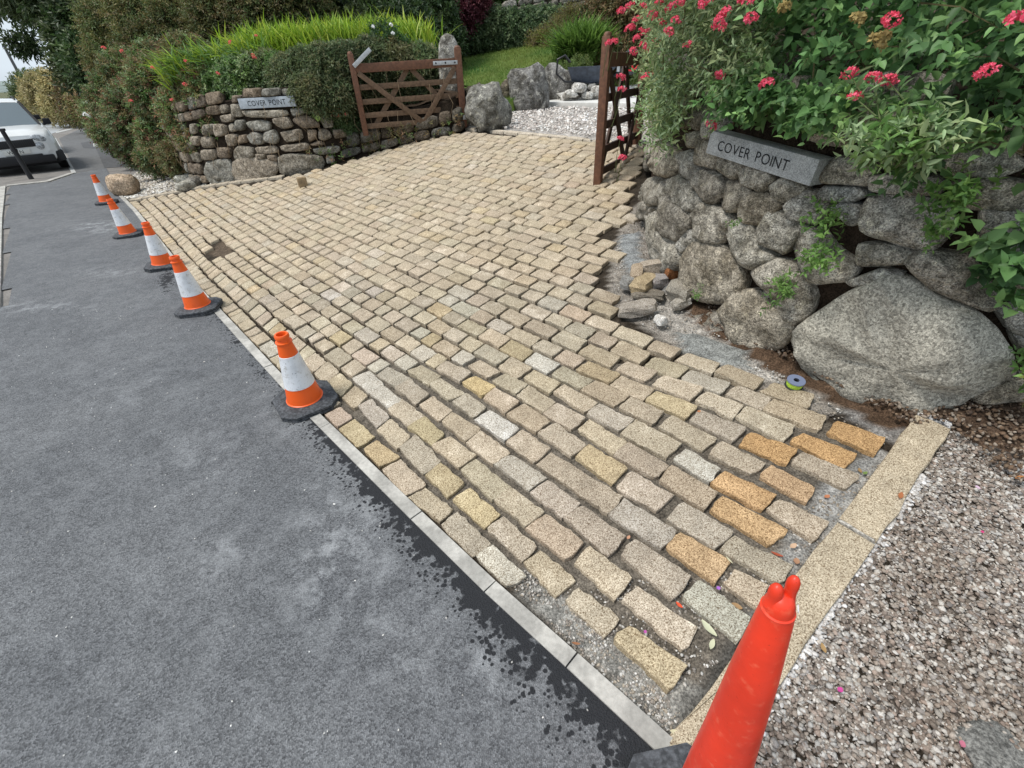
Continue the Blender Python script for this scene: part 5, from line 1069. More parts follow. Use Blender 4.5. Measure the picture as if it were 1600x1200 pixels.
# ================================================================== PLANTS
def unit(a): return a/(np.linalg.norm(a, axis=-1, keepdims=True)+1e-9)
def leaf_mesh(P, A, U, Ln, Wd, shape='fold', fold=.25, droop=.15):
    """P base, A axis, U approximate normal; returns V, F"""
    n = len(P); A = unit(A); S = unit(np.cross(A, U)); Nn = np.cross(S, A); Ln = np.asarray(Ln).reshape(n, 1); Wd = np.asarray(Wd).reshape(n, 1)
    if shape == 'fold':                                  # 4 vertices, folded on the midrib
        V = np.stack([P, P+A*Ln*.45+S*Wd*.5+Nn*Wd*fold, P+A*Ln-Nn*Ln*droop, P+A*Ln*.45-S*Wd*.5+Nn*Wd*fold], 1); f = np.array([[0, 1, 2], [0, 2, 3]])
    elif shape == 'blade':                               # narrow arching strap
        V = np.stack([P-S*Wd*.4, P+S*Wd*.4, P+A*Ln*.35+S*Wd*.5, P+A*Ln*.35-S*Wd*.5, P+A*Ln*.7+S*Wd*.4-Nn*Ln*droop*.4, P+A*Ln*.7-S*Wd*.4-Nn*Ln*droop*.4, P+A*Ln-Nn*Ln*droop], 1)
        f = np.array([[0, 1, 2], [0, 2, 3], [3, 2, 4], [3, 4, 5], [5, 4, 6]])
    else:                                                # near leaf: rounder outline with midrib
        m1 = P+A*Ln*.28-Nn*Wd*.02; m2 = P+A*Ln*.62-Nn*Ln*droop*.35
        V = np.stack([P, P+A*Ln*.26+S*Wd*.44+Nn*Wd*fold, P+A*Ln*.60+S*Wd*.40+Nn*Wd*fold*.8-Nn*Ln*droop*.4, P+A*Ln-Nn*Ln*droop, P+A*Ln*.60-S*Wd*.40+Nn*Wd*fold*.8-Nn*Ln*droop*.4, P+A*Ln*.26-S*Wd*.44+Nn*Wd*fold, m1, m2], 1)
        f = np.array([[0, 1, 6], [6, 1, 2], [6, 2, 7], [7, 2, 3], [7, 3, 4], [6, 7, 4], [6, 4, 5], [0, 6, 5]])
    k = V.shape[1]; return V.reshape(-1, 3), (f[None]+(np.arange(n)*k)[:, None, None]).reshape(-1, 3), k
def sprig_leaves(P0, D, ln, nl, Lf, Wf, spread=.9, sag=.15, up=.5, jit=.35):
    """leaves spiralling along short shoots"""
    n = len(P0); D = unit(D); R = unit(np.cross(D, rng.normal(size=(n, 3)))); R2 = np.cross(D, R); outP = []; outA = []; outU = []; outL = []; sid = []
    ln = np.broadcast_to(np.asarray(ln, float).reshape(-1, 1), (n, 1))
    for j in range(nl):
        u = (j+.6)/nl; a = j*2.4; pos = P0+D*ln*u; pos[:, 2] -= (sag*ln[:, 0]*u*u)
        ax = unit(D*(.35+.7*u)+(R*math.cos(a)+R2*math.sin(a))*spread+rng.normal(0, jit, (n, 3))*.6+np.array([0, 0, -.10]))
        nn = unit(rng.normal(0, jit, (n, 3))+np.array([0, 0, up])+D*.4)
        outP.append(pos+rng.normal(0, .004, (n, 3))); outA.append(ax); outU.append(nn); outL.append(Lf*(1-.35*u)*rng.uniform(.7, 1.25, n)); sid.append(np.arange(n))
    P = np.concatenate(outP); L_ = np.concatenate(outL); return P, np.concatenate(outA), np.concatenate(outU), L_, L_*Wf/Lf*rng.uniform(.8, 1.2, len(L_)), np.concatenate(sid)
LEAF_GAIN = 1.22
def pal_cols(pal, n, sid=None, var=.22):
    pal = np.array(pal, float); 
    if sid is None: base = pal[rng.integers(0, len(pal), n)]
    else: m = sid.max()+1; ch = rng.integers(0, len(pal), m); vs = rng.uniform(1-var, 1+var, m); base = pal[ch][sid]*vs[sid][:, None]
    return base*LEAF_GAIN*rng.uniform(1-var*.6, 1+var*.6, (n, 1))
def plant(name, label, cat, P0, D, ln, nl, Lf, Wf, pal, shape='fold', group=None, mat=None, stems=None, up=.5, sag=.15, spread=.9, root=None, part='foliage', var=.22, droop=.15):
    if root is None: root = empty(name, P0.mean(0), label, cat, group)
    P, A, U, L_, W_, sid = sprig_leaves(P0, D, ln, nl, Lf, Wf, spread, sag, up)
    if float(np.linalg.norm(P0-CP, axis=1).mean()) < 4.5:          # the name stone has been cut free
        nm = [(1136, 200), (1298, 244), (1284, 296), (1130, 244)]; kk_ = ~(inpoly(proj(P), nm) | inpoly(proj(P+unit(A)*L_[:, None]), nm)); P, A, U, L_, W_, sid = P[kk_], A[kk_], U[kk_], L_[kk_], W_[kk_], sid[kk_]
    V, F, k = leaf_mesh(P, A, U, L_, W_, shape, droop=droop)
    cc = pal_cols(pal, len(P), sid, var); dn = (P0-CP); dm = float(np.linalg.norm(dn, axis=1).mean()); fs = 7./max(dm, 2.)
    n1 = np.array([fnoise(a, b, c_, fs) for a, b, c_ in P0])[sid][:, None]; n2 = np.array([fnoise(a+31, b, c_, fs*2.2) for a, b, c_ in P0])[sid][:, None]
    cc = cc*(1+.55*n1+.35*n2); warm = np.clip(n2*1.6, 0, .6)*((.9 if len(pal) > 6 else .25) if dm > 6 else .12); cc = cc*(1-warm)+warm*np.array([.17, .12, .055])*(1 if dm > 6 else .8)
    c = np.repeat(cc, k, 0); o = mesh(part, V-np.array(root.location)[None], F, mat or m_leaf, root, np.clip(c, .003, .9), False); o['kind'] = 'stuff'
    if stems:
        mb = MB(); idx = rng.choice(len(P0), min(stems, len(P0)), replace=False); lnn = np.broadcast_to(np.asarray(ln).reshape(-1), (len(P0),)); Du = unit(D)
        for i in idx:
            a = P0[i]-Du[i]*lnn[i]*.8; b = P0[i]+Du[i]*lnn[i]*.9; m = (a+b)/2; b = b.copy(); b[2] -= sag*lnn[i]
            mb.tube([a-np.array(root.location), m-np.array(root.location), b-np.array(root.location)], [.0035, .0025, .0012], 4, cap=False)
        s = mb.build('stems', m_stem, root); s['kind'] = 'stuff'
    return root
m_stem = M_('stems', (.12, .10, .045), .8)
m_twig = M_('bark', (.06, .045, .033), .95, [('noise', 20, 4, .3, .7, .7, 1.3)])
def blob_pts(blobs, dens, mask=None, shell=.55):
    Ps = []; Ds = []
    for b in blobs:
        px, py, y, rp = b[:4]; asp = b[4] if len(b) > 4 else 1.0; c = at(px, py, y); dep = (c-CP) @ CM[2]; r = rp*dep/FPX; n = int(dens*rp*rp)
        d = unit(rng.normal(size=(n, 3))); k = rng.uniform(shell**3, 1, n)**(1/3); q = c+d*(k*r)[:, None]*np.array([1, .8, asp]); q += rng.normal(0, r*.07, q.shape)
        Ps.append(q); Ds.append(d)
    P = np.concatenate(Ps); D = np.concatenate(Ds)
    if mask is not None:
        k = inpoly(proj(P)+rng.normal(0, 4, (len(P), 2)), mask); P, D = P[k], D[k]
    return P, D
def shrub(name, label, cat, blobs, dens, Lf, Wf, pal, nl=7, ln=.14, group=None, shape='fold', up=.6, mask=None, core_tint=(.02, .026, .012), sag=.2, trunk=None, var=.25, lift=.35, fill=.62):
    P, D = blob_pts(blobs, dens, mask); D = unit(D+np.array([0, 0, lift])+rng.normal(0, .35, D.shape))
    r = plant(name, label, cat, P, D, np.full(len(P), ln), nl, Lf, Wf, pal, shape, group, up=up, sag=sag, var=var)
    mb = MB(); rl = Vector(r.location); V = []; F = []; T_ = []
    if trunk:
        for tx, ty in trunk:
            g = Vector((tx, ty, float(zg(tx, ty))-.2))-rl
            for b in blobs:
                if b[0] < 120: continue
                c = Vector([float(a) for a in at(*b[:3])])-rl; m = (g+c)/2+Vector((random.gauss(0, .15), random.gauss(0, .15), .2)); mb.tube([g, m, c], [.07, .045, .02], 6)
    if trunk: mb.build('branches', m_twig, r, 'auto')
    if fill:                                            # dark lumps backing the leaves, the plant's inner shade put into their colour
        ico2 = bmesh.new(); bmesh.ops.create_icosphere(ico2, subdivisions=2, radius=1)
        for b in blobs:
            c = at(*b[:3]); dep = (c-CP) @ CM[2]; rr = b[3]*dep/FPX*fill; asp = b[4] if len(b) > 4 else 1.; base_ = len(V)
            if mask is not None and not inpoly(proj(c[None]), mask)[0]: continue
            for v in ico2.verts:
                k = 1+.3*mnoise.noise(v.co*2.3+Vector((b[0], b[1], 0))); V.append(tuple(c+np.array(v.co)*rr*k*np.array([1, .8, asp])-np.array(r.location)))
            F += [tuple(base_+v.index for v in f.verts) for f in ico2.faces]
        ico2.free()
        if V: o = mesh('shade_core', V, F, m_inner, r, core_tint, False); o['kind'] = 'stuff'
    return r
m_inner = M_('shade_core', tint=True, rough=1., spec=0., layers=[('noise', 14, 5, .35, .65, .35, 1.7)], bump=[('noise', 20, .05, 1.)])
OLV = [(0.138, 0.17, 0.057), (0.179, 0.187, 0.073), (0.212, 0.195, 0.081), (0.114, 0.155, 0.057), (0.244, 0.195, 0.098), (0.098, 0.138, 0.048)]
BRN = [(0.227, 0.162, 0.082), (0.259, 0.154, 0.089), (0.194, 0.145, 0.065), (0.162, 0.154, 0.065)]
GRN = [(0.105, 0.202, 0.053), (0.131, 0.229, 0.061), (0.088, 0.166, 0.049), (0.157, 0.246, 0.079)]
DRK = [(0.027, 0.051, 0.016), (0.036, 0.067, 0.02), (0.047, 0.075, 0.026), (0.031, 0.056, 0.023)]
GRY = [(0.189, 0.264, 0.133), (0.226, 0.302, 0.16), (0.16, 0.235, 0.113), (0.264, 0.32, 0.16)]
# left side, from the road round to the gate
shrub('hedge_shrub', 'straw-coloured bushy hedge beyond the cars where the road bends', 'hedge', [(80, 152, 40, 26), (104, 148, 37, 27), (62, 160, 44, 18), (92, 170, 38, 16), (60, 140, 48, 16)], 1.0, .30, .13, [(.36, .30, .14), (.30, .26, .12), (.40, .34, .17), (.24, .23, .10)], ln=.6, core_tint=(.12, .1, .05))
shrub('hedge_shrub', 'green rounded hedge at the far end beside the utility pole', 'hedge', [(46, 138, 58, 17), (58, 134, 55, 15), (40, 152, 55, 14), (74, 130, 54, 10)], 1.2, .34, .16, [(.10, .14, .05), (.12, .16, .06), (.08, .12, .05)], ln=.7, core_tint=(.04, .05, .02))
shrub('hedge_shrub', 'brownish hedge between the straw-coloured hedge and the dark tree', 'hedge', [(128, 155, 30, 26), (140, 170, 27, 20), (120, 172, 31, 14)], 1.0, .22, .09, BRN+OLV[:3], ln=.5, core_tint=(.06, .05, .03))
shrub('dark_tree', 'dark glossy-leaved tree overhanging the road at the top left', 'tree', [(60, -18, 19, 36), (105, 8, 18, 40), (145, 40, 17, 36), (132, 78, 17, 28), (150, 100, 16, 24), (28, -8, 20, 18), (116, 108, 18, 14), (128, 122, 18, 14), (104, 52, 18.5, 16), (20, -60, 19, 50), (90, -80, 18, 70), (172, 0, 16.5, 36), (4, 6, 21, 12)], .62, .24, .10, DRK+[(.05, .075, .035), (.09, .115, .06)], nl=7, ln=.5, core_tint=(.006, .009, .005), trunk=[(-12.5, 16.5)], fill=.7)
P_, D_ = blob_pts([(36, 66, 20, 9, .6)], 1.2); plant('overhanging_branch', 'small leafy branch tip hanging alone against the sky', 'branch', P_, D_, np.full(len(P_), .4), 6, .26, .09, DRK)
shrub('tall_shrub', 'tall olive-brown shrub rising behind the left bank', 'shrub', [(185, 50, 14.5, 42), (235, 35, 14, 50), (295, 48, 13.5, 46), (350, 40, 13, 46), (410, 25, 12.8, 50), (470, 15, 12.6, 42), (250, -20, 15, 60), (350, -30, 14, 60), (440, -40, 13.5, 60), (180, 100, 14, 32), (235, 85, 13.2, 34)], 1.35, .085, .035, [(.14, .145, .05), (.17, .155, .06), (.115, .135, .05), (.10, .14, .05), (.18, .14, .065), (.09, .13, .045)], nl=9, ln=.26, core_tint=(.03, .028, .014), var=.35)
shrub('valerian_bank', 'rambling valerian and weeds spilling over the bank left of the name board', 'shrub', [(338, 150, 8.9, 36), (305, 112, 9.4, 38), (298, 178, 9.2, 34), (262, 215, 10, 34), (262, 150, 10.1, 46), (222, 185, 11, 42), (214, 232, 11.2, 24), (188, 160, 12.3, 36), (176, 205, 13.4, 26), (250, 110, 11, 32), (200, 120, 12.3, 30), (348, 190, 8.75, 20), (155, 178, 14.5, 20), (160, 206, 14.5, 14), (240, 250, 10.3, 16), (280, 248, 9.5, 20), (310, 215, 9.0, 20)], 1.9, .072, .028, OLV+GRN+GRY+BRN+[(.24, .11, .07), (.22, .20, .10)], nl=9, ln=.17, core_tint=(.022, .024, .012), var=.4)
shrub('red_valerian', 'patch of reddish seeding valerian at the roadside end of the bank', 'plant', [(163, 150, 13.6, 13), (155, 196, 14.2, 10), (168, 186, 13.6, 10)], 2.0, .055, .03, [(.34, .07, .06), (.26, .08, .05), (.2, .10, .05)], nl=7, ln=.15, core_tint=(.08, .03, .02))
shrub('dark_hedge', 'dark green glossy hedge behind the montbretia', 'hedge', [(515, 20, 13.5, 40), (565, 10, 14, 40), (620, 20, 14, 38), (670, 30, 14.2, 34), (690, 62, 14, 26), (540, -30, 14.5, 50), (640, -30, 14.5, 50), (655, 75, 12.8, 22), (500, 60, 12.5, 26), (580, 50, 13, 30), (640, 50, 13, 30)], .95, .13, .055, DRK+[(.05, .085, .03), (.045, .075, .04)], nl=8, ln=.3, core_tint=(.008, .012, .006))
# montbretia blades
def blades(name, label, cat, spots, n, Ln, Wd, pal, group=None, lean=(-.15, 0, 1), droop=.35, spread=.35, jitter=.12):
    root = empty(name, at(*spots[0][:3]), label, cat, group); loc = np.array(root.location); k = rng.integers(0, len(spots), n); C = np.array([at(*s[:3]) for s in spots])
    P = C[k]+rng.normal(0, jitter, (n, 3))*np.array([1.3, 1, .35]); A = unit(np.array(lean)+rng.normal(0, spread, (n, 3))*np.array([1, 1, .3])); U = unit(-A*.2+np.array([0, 0, 1])+rng.normal(0, .3, (n, 3)))
    V, F, kk = leaf_mesh(P, A, np.cross(A, np.cross(U, A)), Ln*rng.uniform(.6, 1.15, n), Wd*rng.uniform(.7, 1.2, n), 'blade', droop=droop)
    o = mesh('blades', V-loc, F, m_leaf, root, np.repeat(pal_cols(pal, n), kk, 0), False); o['kind'] = 'stuff'; return root
LIME = [(0.242, 0.363, 0.033), (0.308, 0.418, 0.044), (0.198, 0.308, 0.033), (0.374, 0.44, 0.066), (0.154, 0.264, 0.033)]
blades('montbretia', 'long band of bright lime-green strap leaves along the top of the left wall', 'plant', [(x, y, 9.3+.02*i) for i, (x, y) in enumerate(((400, 88), (430, 82), (460, 80), (490, 78), (520, 75), (550, 72), (580, 70), (605, 70), (630, 72), (650, 76), (470, 90), (540, 86), (600, 84)))], 4200, .40, .020, LIME, jitter=.15)
blades('montbretia', 'clump of montbretia leaves turning yellow above the left name board', 'plant', [(x, y, 9.0) for x, y in ((295, 112), (320, 108), (345, 104), (370, 100), (395, 96), (330, 125), (365, 118), (300, 128))], 1500, .40, .018, LIME+GRN, jitter=.15, lean=(-.35, -.2, .7), droop=.5)
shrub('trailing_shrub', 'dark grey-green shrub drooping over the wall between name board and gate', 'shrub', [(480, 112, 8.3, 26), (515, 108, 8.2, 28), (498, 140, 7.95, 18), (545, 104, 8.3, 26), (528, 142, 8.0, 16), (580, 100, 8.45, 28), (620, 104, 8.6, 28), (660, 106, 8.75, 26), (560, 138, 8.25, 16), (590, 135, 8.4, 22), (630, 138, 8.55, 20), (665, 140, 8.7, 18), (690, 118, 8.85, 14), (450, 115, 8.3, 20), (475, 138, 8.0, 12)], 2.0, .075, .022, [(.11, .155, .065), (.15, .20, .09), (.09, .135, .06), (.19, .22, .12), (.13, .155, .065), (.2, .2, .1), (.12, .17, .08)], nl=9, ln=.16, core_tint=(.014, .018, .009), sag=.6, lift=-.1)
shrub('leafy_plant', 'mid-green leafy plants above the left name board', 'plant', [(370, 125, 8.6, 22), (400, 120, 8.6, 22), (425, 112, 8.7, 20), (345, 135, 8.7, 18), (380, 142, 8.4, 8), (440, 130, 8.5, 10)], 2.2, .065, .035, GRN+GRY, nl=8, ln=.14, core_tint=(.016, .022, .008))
def flowers(root, pts, r, cols, name='flower_head', n=34, pet=.008, protos={}):
    key = (round(r, 4), tuple(map(tuple, cols)), n)
    if key not in protos:
        protos[key] = []
        for _ in range(3):
            d = unit(rng.normal(size=(n, 3))); d[:, 2] = np.abs(d[:, 2])*1.0-.15; P = d*r*np.array([1, 1, .7])*rng.uniform(.75, 1.05, (n, 1)); Vs = []; Fs = []; T_ = []
            for a in range(4):
                A = unit(np.cross(d, rng.normal(size=(n, 3)))+d*.5); V, F, k = leaf_mesh(P, A, d, pet*rng.uniform(.8, 1.2, n), pet*.7*np.ones(n), 'fold', fold=.1, droop=.0); Fs.append(F+len(Vs)*n*k); Vs.append(V); T_.append(np.repeat(pal_cols(cols, n), k, 0))
            me_ = mesh('tmp', np.concatenate(Vs), np.concatenate(Fs), m_petal, None, np.clip(np.concatenate(T_), 0, .95)); d_ = me_.data; bpy.data.objects.remove(me_); protos[key].append(d_)
    loc = np.array(root.location)
    for p in pts:
        o = link(name, random.choice(protos[key]), root); o.location = Vector([float(a) for a in (np.array(p)-loc)]); o.rotation_euler = (random.uniform(-.6, .6), random.uniform(-.6, .6), random.uniform(0, 6)); s = random.uniform(.85, 1.15); o.scale = (s, s, s)
PINK = [(.72, .10, .17), (.80, .16, .24), (.62, .07, .12)]; WHT = [(.82, .82, .78)]; COR = [(.78, .20, .16), (.70, .14, .16)]
wr = empty('white_rose', at(600, 60, 8.6), 'white-flowered rose stems rising behind the left gate', 'rose')
P_, D_ = blob_pts([(600, 62, 8.7, 18), (625, 80, 8.7, 14), (640, 130, 8.75, 10)], .9); plant('', '', '', P_, D_, np.full(len(P_), .12), 6, .05, .03, [(.04, .09, .03), (.06, .11, .04)], root=wr)
flowers(wr, [at(x, y, 8.45) for x, y in ((583, 42), (611, 39), (614, 52), (597, 78), (616, 86), (639, 132), (572, 50), (420, 66), (354, 50))][:6], .02, WHT, n=14, pet=.024)
pr = empty('pink_valerian', at(530, 175, 8.15), 'valerian with pink flower heads growing from the left wall beside the gate post', 'plant')
P_, D_ = blob_pts([(535, 186, 8.12, 15), (520, 178, 8.12, 12), (560, 180, 8.2, 12), (548, 200, 8.1, 8)], 2.2); plant('', '', '', P_, D_, np.full(len(P_), .09), 7, .045, .02, [(.07, .13, .05), (.09, .15, .06)], root=pr)
flowers(pr, [at(x, y, 7.95) for x, y in ((516, 165), (520, 172), (526, 171), (535, 164), (521, 181), (529, 180), (538, 158), (541, 179), (494, 193))], .035, COR, n=26, pet=.016)
cr = empty('coral_flowers', at(430, 98, 8.35), 'coral flower heads among the plants above the left name board', 'flowers')
P_, D_ = blob_pts([(430, 98, 8.4, 10)], 1.5); plant('', '', '', P_, D_, np.full(len(P_), .09), 6, .045, .02, GRN, root=cr)
flowers(cr, [at(x, y, 8.3) for x, y in ((395, 86), (398, 90), (432, 95), (437, 107), (441, 92), (428, 104), (400, 56), (360, 66), (290, 95), (289, 132), (238, 106), (190, 80), (162, 75), (340, 115), (268, 156), (205, 158))], .024, COR, n=18, pet=.015)
flowers(cr, [at(x, y, 8.9) for x, y in ((653, 82), (661, 82))], .035, [(.7, .05, .1)], n=22, pet=.02)
uw = empty('cow_parsley', at(148, 156, 13.4), 'two flat white umbels standing out from the roadside bank', 'plant')
mbv = MB(); 
for x, y, x2, y2 in ((141, 160, 146, 185), (155, 156, 152, 185)):
    a = at(x, y, 13.2)-np.array(uw.location); b = at(x2, y2, 13.4)-np.array(uw.location); mbv.tube([b, (a+b)/2+.03, a], .008, 4)
mbv.build('stems', m_stem, uw)['kind'] = 'stuff'; flowers(uw, [at(141, 160, 13.2), at(155, 156, 13.2), at(136, 180, 13.2)], .09, WHT, n=26, pet=.035)
# weeds hanging from and growing along the foot of the left wall
wl = []
for s in rng.uniform(.3, LW.len-.3, 420): P, N_ = LW.pt(s, random.uniform(-.02, .26), .05+random.uniform(0, .06)); wl.append(P)
wl = np.array(wl); plant('wall_foot_weeds', 'low dark weeds growing along the foot of the left wall under the gate', 'weeds', wl[wl[:, 0] > -3.0], unit(rng.normal(size=(int((wl[:, 0] > -3.0).sum()), 3))+np.array([0, 0, 1.])), .10, 9, .045, .018, GRN+OLV+BRN)
mb = MB(); dl = []
for s in rng.uniform(.8, LW.len-1.2, 70):
    z0 = random.uniform(.35, 1.05); P, N_ = LW.pt(s, z0, .07); Q_, _ = LW.pt(s+random.uniform(-.06, .1), z0-random.uniform(.15, .4), .075); R_, _ = LW.pt(s+random.uniform(-.03, .05), z0-.12, .10); mb.tube([P, R_, Q_], [.0035, .003, .002], 4, cap=False)
o = mb.build('dead_stems', M_('dry_stalks', (.26, .19, .12), .9)); o['kind'] = 'stuff'; o.parent = lw
# centre back
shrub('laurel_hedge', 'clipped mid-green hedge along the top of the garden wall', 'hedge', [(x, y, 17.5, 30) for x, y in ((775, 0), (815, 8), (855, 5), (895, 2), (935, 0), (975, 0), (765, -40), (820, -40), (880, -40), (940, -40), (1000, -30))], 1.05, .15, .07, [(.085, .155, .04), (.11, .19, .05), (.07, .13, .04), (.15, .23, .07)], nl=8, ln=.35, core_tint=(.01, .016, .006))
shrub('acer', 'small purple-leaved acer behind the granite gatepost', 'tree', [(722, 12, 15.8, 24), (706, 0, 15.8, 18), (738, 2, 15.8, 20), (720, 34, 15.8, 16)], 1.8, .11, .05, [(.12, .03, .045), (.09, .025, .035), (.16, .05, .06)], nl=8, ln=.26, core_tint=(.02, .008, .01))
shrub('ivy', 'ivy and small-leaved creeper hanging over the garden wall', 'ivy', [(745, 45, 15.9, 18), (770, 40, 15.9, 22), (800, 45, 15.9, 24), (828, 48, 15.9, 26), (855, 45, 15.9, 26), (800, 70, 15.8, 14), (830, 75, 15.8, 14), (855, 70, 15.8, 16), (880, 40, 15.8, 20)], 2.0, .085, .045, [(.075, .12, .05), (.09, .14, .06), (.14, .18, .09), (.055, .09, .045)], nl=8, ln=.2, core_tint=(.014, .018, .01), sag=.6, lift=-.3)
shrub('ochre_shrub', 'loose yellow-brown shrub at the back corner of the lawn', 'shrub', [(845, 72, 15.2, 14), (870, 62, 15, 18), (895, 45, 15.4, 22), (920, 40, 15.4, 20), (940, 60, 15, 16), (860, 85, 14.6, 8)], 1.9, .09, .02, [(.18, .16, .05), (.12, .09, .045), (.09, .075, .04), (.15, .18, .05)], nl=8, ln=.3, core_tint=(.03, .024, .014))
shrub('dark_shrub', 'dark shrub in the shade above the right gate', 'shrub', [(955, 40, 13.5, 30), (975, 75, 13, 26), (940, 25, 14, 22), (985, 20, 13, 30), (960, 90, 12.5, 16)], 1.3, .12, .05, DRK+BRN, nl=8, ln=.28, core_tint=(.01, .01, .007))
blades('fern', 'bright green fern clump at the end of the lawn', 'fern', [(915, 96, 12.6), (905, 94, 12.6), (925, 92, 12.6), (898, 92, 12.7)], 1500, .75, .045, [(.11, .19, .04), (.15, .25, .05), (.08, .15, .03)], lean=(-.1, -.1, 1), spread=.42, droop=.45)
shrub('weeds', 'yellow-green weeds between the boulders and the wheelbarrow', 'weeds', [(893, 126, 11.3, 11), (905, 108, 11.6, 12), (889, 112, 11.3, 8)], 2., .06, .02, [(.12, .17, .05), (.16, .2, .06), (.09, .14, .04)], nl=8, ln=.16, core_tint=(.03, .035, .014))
# lawn blades
n_ = 26000; X_ = rng.uniform(-2.5, 3.2, n_); Y_ = np.interp(X_, rkx, rky)+.15+rng.uniform(0, 1, n_)**1.2*6.5; P_ = np.stack([X_, Y_, z_lawn(X_, Y_)], 1); k = Y_ < 16.2; P_ = P_[k]
V, F, kk = leaf_mesh(P_, unit(rng.normal(0, .35, (len(P_), 3))+np.array([0, 0, 1.])), rng.normal(size=(len(P_), 3)), rng.uniform(.03, .07, len(P_)), np.full(len(P_), .012), 'fold', fold=.1)
pt_ = np.array([fnoise(a, b, 0, .9) for a, b in P_[:, :2]]); cc = pal_cols([(.10, .17, .03), (.13, .2, .04), (.15, .2, .05)], len(P_))*(1+pt_[:, None]*np.array([.9, .3, .4])); lg = mesh('lawn_grass', V, F, m_leaf, None, np.repeat(np.clip(cc, .01, .6), kk, 0)); lg['kind'] = 'stuff'

# ---- right-hand bushes on top of the wall
def face_pts(face, n, s0, s1, z0, z1, o0, o1, poly, jit=6):
    S = rng.uniform(s0, s1, n); Z = rng.uniform(z0, z1, n); O_ = rng.uniform(o0, o1, n); lim = np.where(Z < 1.12, 0.0, -.9); O_ = np.where((Z < 1.12) & (O_ < 0.02), rng.uniform(.02, .2, n), O_)
    P, N_ = face.pt(S, Z, O_); q = proj(P)+rng.normal(0, jit, (n, 2)); k = inpoly(q, poly); P, N_ = P[k], N_[k]
    D = np.concatenate([N_, np.zeros((len(P), 1))], 1)*.7+np.array([0, 0, .35])+rng.normal(0, .45, (len(P), 3)); return P, unit(D)
polyA = [(1010, -250), (1330, -250), (1225, 40), (1205, 120), (1165, 158), (1110, 150), (1082, 172), (1066, 215), (1048, 232), (1034, 228), (1032, 190), (1028, 150), (1030, 95), (1030, 40), (1015, 10)]
polyB = [(1175, -250), (1900, -250), (1900, 300), (1600, 262), (1560, 230), (1500, 235), (1450, 270), (1400, 262), (1380, 203), (1330, 182), (1290, 198), (1215, 176), (1180, 182), (1140, 182), (1135, 155), (1190, 115), (1205, 30)]
P_, D_ = face_pts(RW, 12000, .2, 6.0, .55, 2.3, -.35, .26, polyA)
vb = plant('valerian_bush', 'big grey-green valerian bush with many pink flower heads over the right gate', 'bush', P_, D_, np.full(len(P_), .13), 10, .050, .0155, [tuple(c*1.12 for c in q) for q in GRY]+[(.17, .24, .09), (.25, .29, .14), (.14, .21, .08)], 'fold', stems=700, up=.4, sag=.3)
P_, D_ = face_pts(RW, 2600, .2, 6.2, .9, 2.5, -1.2, -.3, polyA); plant('', '', '', P_, D_, np.full(len(P_), .16), 9, .06, .022, GRY+GRN, root=vb, part='inner_foliage')
def head_stems(root, pts, face_len=.22, cols=PINK, r=.027, n=44, pet=.0095, drop=(0, .06, -.2)):
    loc = np.array(root.location); mb = MB()
    for p in pts:
        b = np.array(p)+np.array([random.uniform(-.05, .05), random.uniform(.04, .12), -face_len*random.uniform(.7, 1.2)]); m = (np.array(p)+b)/2+np.array([random.gauss(0, .015), -.015, 0]); mb.tube([b-loc, m-loc, np.array(p)-loc], [.0028, .0022, .0018], 5, cap=False)
    s = mb.build('stems', m_stem2, root); s['kind'] = 'stuff'; flowers(root, pts, r, cols, n=n, pet=pet)
m_stem2 = M_('green_stems', (.12, .15, .06), .7)
FA = [(971, 17, 3.9), (984, 10, 3.8), (995, 32, 3.6), (985, 45, 3.7), (996, 60, 3.5), (952, 67, 4.2), (961, 65, 4.2), (1006, 75, 3.4), (1011, 120, 3.3), (970, 121, 4.0), (972, 140, 4.0), (969, 217, 3.9), (972, 247, 3.9), (1005, 10, 3.4), (1030, 5, 3.0), (1048, 12, 2.9), (1020, 24, 3.1), (1045, 50, 2.7), (1057, 33, 2.75), (1003, 50, 3.5), (1015, 47, 3.4), (1125, 30, 2.2), (1133, 20, 2.2), (1172, 29, 2.05), (1122, 40, 2.25), (1062, 2, 2.6), (1103, 4, 2.3), (1125, 118, 2.35), (1199, 131, 2.05), (1111, 196, 2.5), (1008, 120, 3.3), (1035, 35, 3.0), (990, 80, 3.6), (1025, 65, 3.1), (1165, 2, 2.0), (1075, 70, 2.6)]
head_stems(vb, [at(*f) for f in FA[:13]], r=.03, n=36, pet=.012); flowers(vb, [at(*f) for f in FA[13:]], .026, PINK, n=44, pet=.0095)
P_, D_ = face_pts(RW, 6200, 3.6, 9.2, .78, 2.3, -.3, .24, polyB)
RG = [(0.087, 0.185, 0.06), (0.109, 0.217, 0.074), (0.074, 0.153, 0.056), (0.141, 0.26, 0.091), (0.185, 0.315, 0.109)]
rb = plant('rose_bush', 'dense dark-green broad-leaved bush over the top of the right wall', 'bush', P_, D_, np.full(len(P_), .15), 8, .053, .035, RG, 'round', stems=120, up=.75, sag=.25, var=.28, droop=.2)
P_, D_ = face_pts(RW, 2600, 3.4, 9.2, 1.05, 2.5, -1.3, -.2, polyB); plant('', '', '', P_, D_, np.full(len(P_), .16), 7, .07, .046, RG, 'round', root=rb, part='inner_foliage')
P_, D_ = face_pts(RW, 2600, 2.5, 7.0, .9, 1.35, .03, .2, [(1120, 140), (1330, 130), (1330, 190), (1295, 212), (1215, 188), (1140, 188)]); plant('', '', '', P_, D_, np.full(len(P_), .12), 8, .048, .03, RG, 'round', root=rb, part='hanging_foliage')
vs = empty('valerian_spray', at(1390, 190, 1.55), 'open spray of valerian stems with pink heads leaning out over the name stone', 'plant')
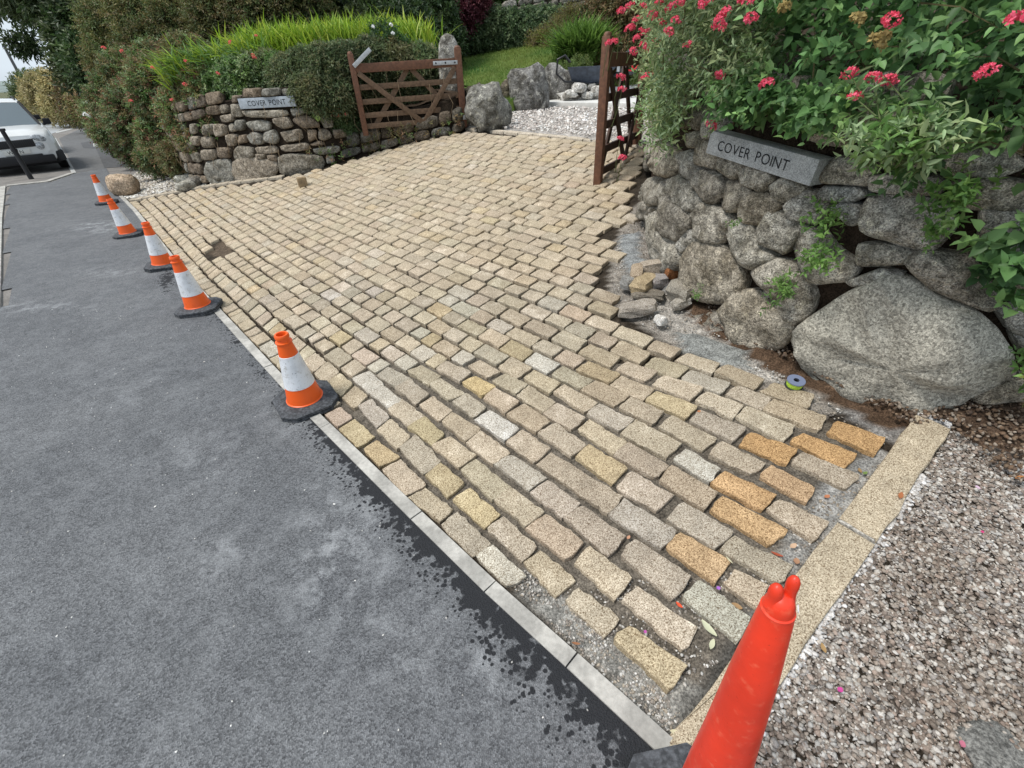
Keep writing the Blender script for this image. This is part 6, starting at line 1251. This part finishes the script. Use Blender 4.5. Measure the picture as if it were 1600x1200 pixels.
FB = [(1335, 152, 1.75), (1365, 122, 1.75), (1388, 127, 1.7), (1328, 116, 1.8), (1407, 192, 1.6)]
loc = np.array(vs.location); mb = MB(); PS = []; DS = []
roots = [(1420, 255, 1.62), (1400, 262, 1.65), (1440, 250, 1.6), (1360, 235, 1.72), (1470, 235, 1.55), (1385, 250, 1.68)]
for i, f in enumerate(FB+[(1370, 190, 1.7), (1450, 160, 1.6), (1480, 170, 1.55), (1345, 220, 1.7), (1350, 250, 1.72), (1420, 280, 1.6), (1300, 215, 1.8), (1500, 190, 1.5), (1455, 215, 1.55)]):
    a = at(*roots[i % len(roots)]); b = at(*f); m = (a+b)/2+np.array([random.gauss(0, .02), -.03, .02]); mb.tube([a-loc, m-loc, b-loc], [.003, .0024, .0018], 5, cap=False)
    for u in np.linspace(.05, .92, 6):
        q = (1-u)**2*a+2*u*(1-u)*m+u*u*b; PS.append(q); DS.append(b-a)
s = mb.build('stems', m_stem2, vs); s['kind'] = 'stuff'; plant('', '', '', np.array(PS), np.array(DS), np.full(len(PS), .035), 4, .062, .020, GRY+[(.10, .16, .06)], 'round', root=vs, spread=1.3)
flowers(vs, [at(*f) for f in FB[:4]], .024, PINK, n=60, pet=.008)
P_ = np.array([at(x, y, d) for x, y, d in zip(rng.normal(1420, 45, 110), rng.normal(228, 22, 110), rng.uniform(1.5, 1.72, 110))]); plant('', '', '', P_, unit(rng.normal(size=P_.shape)+np.array([0, -.5, .5])), np.full(110, .07), 7, .048, .017, GRY+GRN, 'round', root=vs, part='lower_foliage')
flowers(rb, [at(*f) for f in ((1541, 112, 1.35), (1393, 32, 1.5), (1592, 32, 1.25), (1300, 62, 1.75), (1345, 92, 1.65))][:3], .024, PINK, n=60, pet=.008)
dr = [at(1340, 30, 1.55), at(1380, 58, 1.52), at(1370, 66, 1.52), at(1225, 12, 1.9)]; flowers(rb, dr, .022, [(.32, .24, .09), (.26, .2, .08)], name='dried_flower_head', n=40, pet=.012)
# plants rooted in the joints of the right wall
def wall_plant(px, py, rad, n, Lf, Wf, pal, label, ln=.07, shape='round', nl=8, off=.09, yv=None):
    s, z, _ = RW.inv(px, py); c, N_ = RW.pt(s, z, off); n3 = np.array([N_[0], N_[1], .3]); P = c+rng.normal(0, rad*.5, (n, 3))*np.array([1, 1, 1.1])+n3*rng.uniform(0, rad*.5, (n, 1))
    D = unit(n3+rng.normal(0, .6, (n, 3))+np.array([0, 0, .4])); return plant('wall_plant', label, 'plant', P, D, np.full(n, ln), nl, Lf, Wf, pal, shape, 'small plants in the joints of the right wall')
LG = [(0.115, 0.218, 0.052), (0.149, 0.253, 0.069), (0.092, 0.172, 0.046)]
wall_plant(1312, 345, .06, 20, .036, .014, LG, 'upright light-green weed right below the name stone'); wall_plant(1305, 395, .075, 30, .036, .014, LG, 'bushy light-green weed under the upright one, on the joint above the boulder')
wall_plant(1243, 445, .06, 34, .030, .010, LG, 'light-green tuft in the joint left of the great boulder'); wall_plant(1112, 454, .03, 10, .016, .007, LG, 'tiny green tuft at the foot of the wall above the corner rubble', ln=.04)
wall_plant(1172, 345, .03, 8, .018, .007, LG, 'faint green sprig on a round stone below the name stone', ln=.04); wall_plant(1495, 315, .085, 34, .045, .018, GRN+LG, 'green leafy weed hanging on the dark stones right of the name stone')
wall_plant(1555, 380, .10, 26, .058, .040, RG+[(.06, .12, .05)], 'broad-leaved dark green shoot at the right edge above the boulder'); wall_plant(1585, 430, .08, 18, .05, .034, RG, 'rounded dark leaves below the broad-leaved shoot at the right edge')
wall_plant(1582, 555, .06, 26, .040, .014, LG+[(.18, .2, .05)], 'yellow-green ferny plant at the right end of the great boulder'); wall_plant(1590, 600, .04, 14, .026, .012, [(.2, .19, .06), (.16, .17, .05)], 'small ochre-green tuft in the earth beyond the boulder', ln=.05)
wall_plant(1460, 360, .05, 12, .028, .012, LG+GRN, 'thin green shoot over the big flat stone in the right wall', ln=.06)
